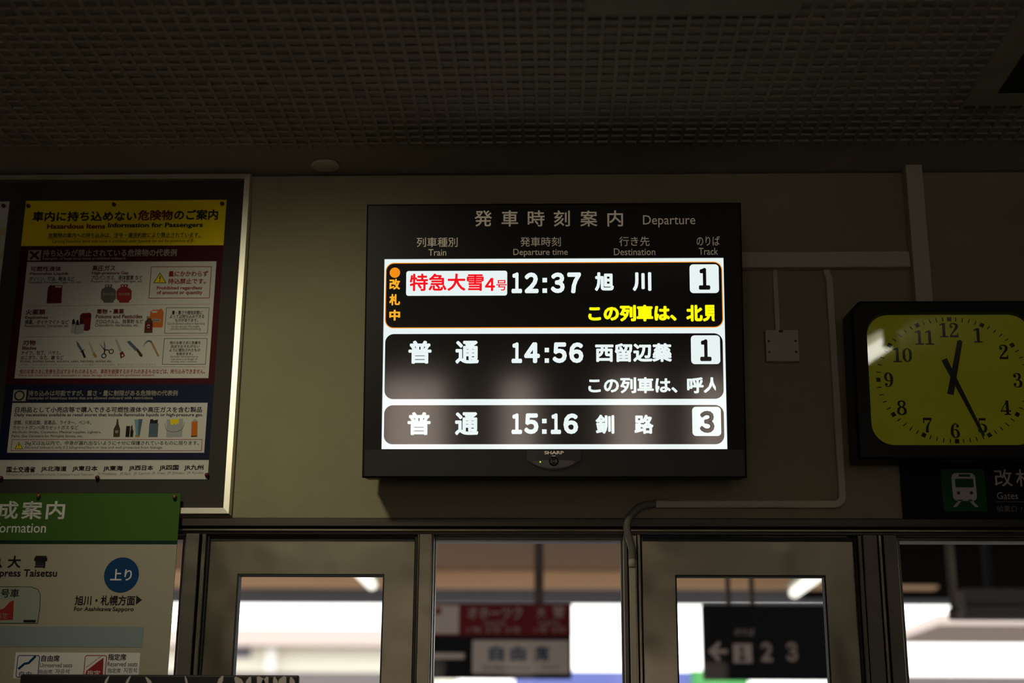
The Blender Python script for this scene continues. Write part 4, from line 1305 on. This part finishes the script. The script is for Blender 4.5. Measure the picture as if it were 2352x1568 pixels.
tube_lamp(-1.7, -3.4, -2.2, 'bare fluorescent lamp added out of view at the far hall end for steel reflections', 2.865, CEIL, HG, 'hall_tube')  # unseen lamp added so the steel doors pick up reflections
tube_lamp(-1.555, 9.6, 12.3, 'glowing fluorescent lamp under the platform canopy seen through the left door', 2.93)
tube_lamp(2.06, 9.6, 12.35, 'glowing fluorescent lamp under the platform canopy seen through the right door', 2.88)

p = at(1365, 1216, 9.6)
mb = MB(); mb.lathe((0, 0, 0), [(.02, 0.04), (.11, 0.03), (.115, 0.0), (.10, -0.02), (.05, -0.028)], 'tube', 24, 'z')
mb.tube([(0, 0, .04), (0, 0, CZ - p.z - .001)], .012, 'lampbody', 8)
o = mb.build('highlight_disc'); o.location = p  # glowing disc added to stand for a bright reflection on the window head
tag(o, 'small round glowing disc added as a highlight at the top of the centre window', 'lamp')

# box unit with bracket on the far right
HY = 8.6
XF = Frame((at(2330, 1412, HY).x, HY, at(2330, 1413, HY).z))
bx = thing('hanging_box', XF, 'dark hanging box unit under the canopy beyond the right window', 'box')
mb = MB(XF); a, b, c, d = mb.pbox(2217, 2480, 1350, 1414, 0); mb.box(a, b, -.3, 0, c, d, 'dark_box', .006); mb.build('housing', bx)
mb = MB(XF); mb.box(a + .01, b - .01, 0.0005, .012, c + (d - c) * .36, c + (d - c) * .44, 'dark_sign'); mb.build('groove', bx)
for k in (.3, .75):
    x = a + (b - a) * k
    mb = MB(XF); mb.box(x - .02, x + .02, -.2, -.16, d + .001, 2.968 - XF.o.z, 'dark_sign'); mb.build('hanger', bx)
px_, pb = at(2187, 1340, 8.2), at(2192, 1410, 8.2)
mb = MB(); mb.tube([(px_.x, -8.2, pb.z), (px_.x, -8.2, 2.9695)], .022, 'rust', 14); mb.lathe((px_.x, -8.2, pb.z), [(.035, -.03), (.035, .03)], 'rust', 16, 'z')
mb.lathe((px_.x, -8.2, 0), [(.05, 2.955), (.05, 2.9698)], 'rust', 16, 'z')
tag(mb.build('drop_pipe'), 'blurred grey vertical pipe hanging from the canopy left of the hanging box', 'pipe')

# across the tracks
FYB = 30.0
EF = Frame((at(300, 1500, FYB).x, FYB, 0))
hb = thing('station_building', EF, 'overexposed cream building with a dark window beyond the left door', 'building')
mb = MB(EF)
ht = EF.uv(700, 1447)[1]
b0_, b1_ = EF.uv(-900, 1500)[0], EF.uv(1010, 1500)[0]
mb.box(b0_, b1_, -6, 0, 0, ht - .35, 'cream_wall'); mb.build('wall', hb)
mb = MB(EF); mb.box(b0_ - .3, b1_ + .3, -6.2, .5, ht - .35, ht, 'pink_wall'); mb.build('roof_edge', hb)
mb = MB(EF); a, b, c, d = mb.pbox(528, 576, 1479, 1510, .02); mb.box(a, b, -.1, .03, c, d, 'window_dark'); mb.build('window', hb)
mb = MB(EF); a, b, c, d = mb.pbox(614, 640, 1458, 1507, .1); mb.box(a, b, .001, .3, 0, ht - .36, 'white_wall'); mb.build('pilaster', hb)
LF = Frame((at(420, 1550, 22).x, 22.0, -0.02))
mb = MB(LF); c = LF.uv(700, 1543)[1]; a, b = LF.uv(-900, 1550)[0], LF.uv(975, 1550)[0]; mb.box(a, b, -1.2, 0, 0, c, 'grey_roof')
tag(place(mb.build('low_shed'), LF), 'dark low shed roof across the tracks below the cream building', 'shed')
BF2 = Frame((at(1400, 1550, 24).x, 24.0, -0.02))
mb = MB(BF2); a, b = BF2.uv(1180, 1550)[0], BF2.uv(1586, 1550)[0]; mb.box(a, b, -.6, 0, 0, BF2.uv(1400, 1540)[1], 'blue_paint')
tag(place(mb.build('blue_hoarding'), BF2), 'blurred blue panel across the tracks at the bottom of the centre window', 'hoarding')
GF2 = Frame((at(1640, 1550, 24).x, 24.0, -0.02))
mb = MB(GF2); a, b = GF2.uv(1588, 1550)[0], GF2.uv(1720, 1550)[0]; mb.box(a, b, -.6, 0, 0, GF2.uv(1640, 1538)[1], 'green_paint')
tag(place(mb.build('green_hoarding'), GF2), 'blurred green panel across the tracks at the bottom of the right door', 'hoarding')
OF = Frame((at(2250, 1550, 20).x, 20.0, -0.02))
mb = MB(OF); a, b = OF.uv(2000, 1550)[0], OF.uv(2700, 1550)[0]; mb.box(a, b, -1.2, 0, 0, OF.uv(2250, 1551)[1], 'grey_roof')
tag(place(mb.build('far_shed'), OF), 'dark low roof across the tracks at the bottom of the right window', 'shed')
# far canopy strip above the right window's sky
PF = Frame((at(2330, 1430, 16).x, 16.0, 0))
pc = thing('far_canopy', PF, 'pale pinkish canopy edge behind the hanging box beyond the right window', 'canopy')
mb = MB(PF); a, b, c, d = mb.pbox(2155, 2800, 1409, 1436, 0); mb.box(a, b, -2.5, 0, c, d, 'pink_wall', .01); mb.build('roof', pc)
for x in (a + 2.2, b - .4):
    mb = MB(PF); mb.box(x - .1, x + .1, -1.3, -1.1, -.02, c - .001, 'white_wall'); mb.build('column', pc)
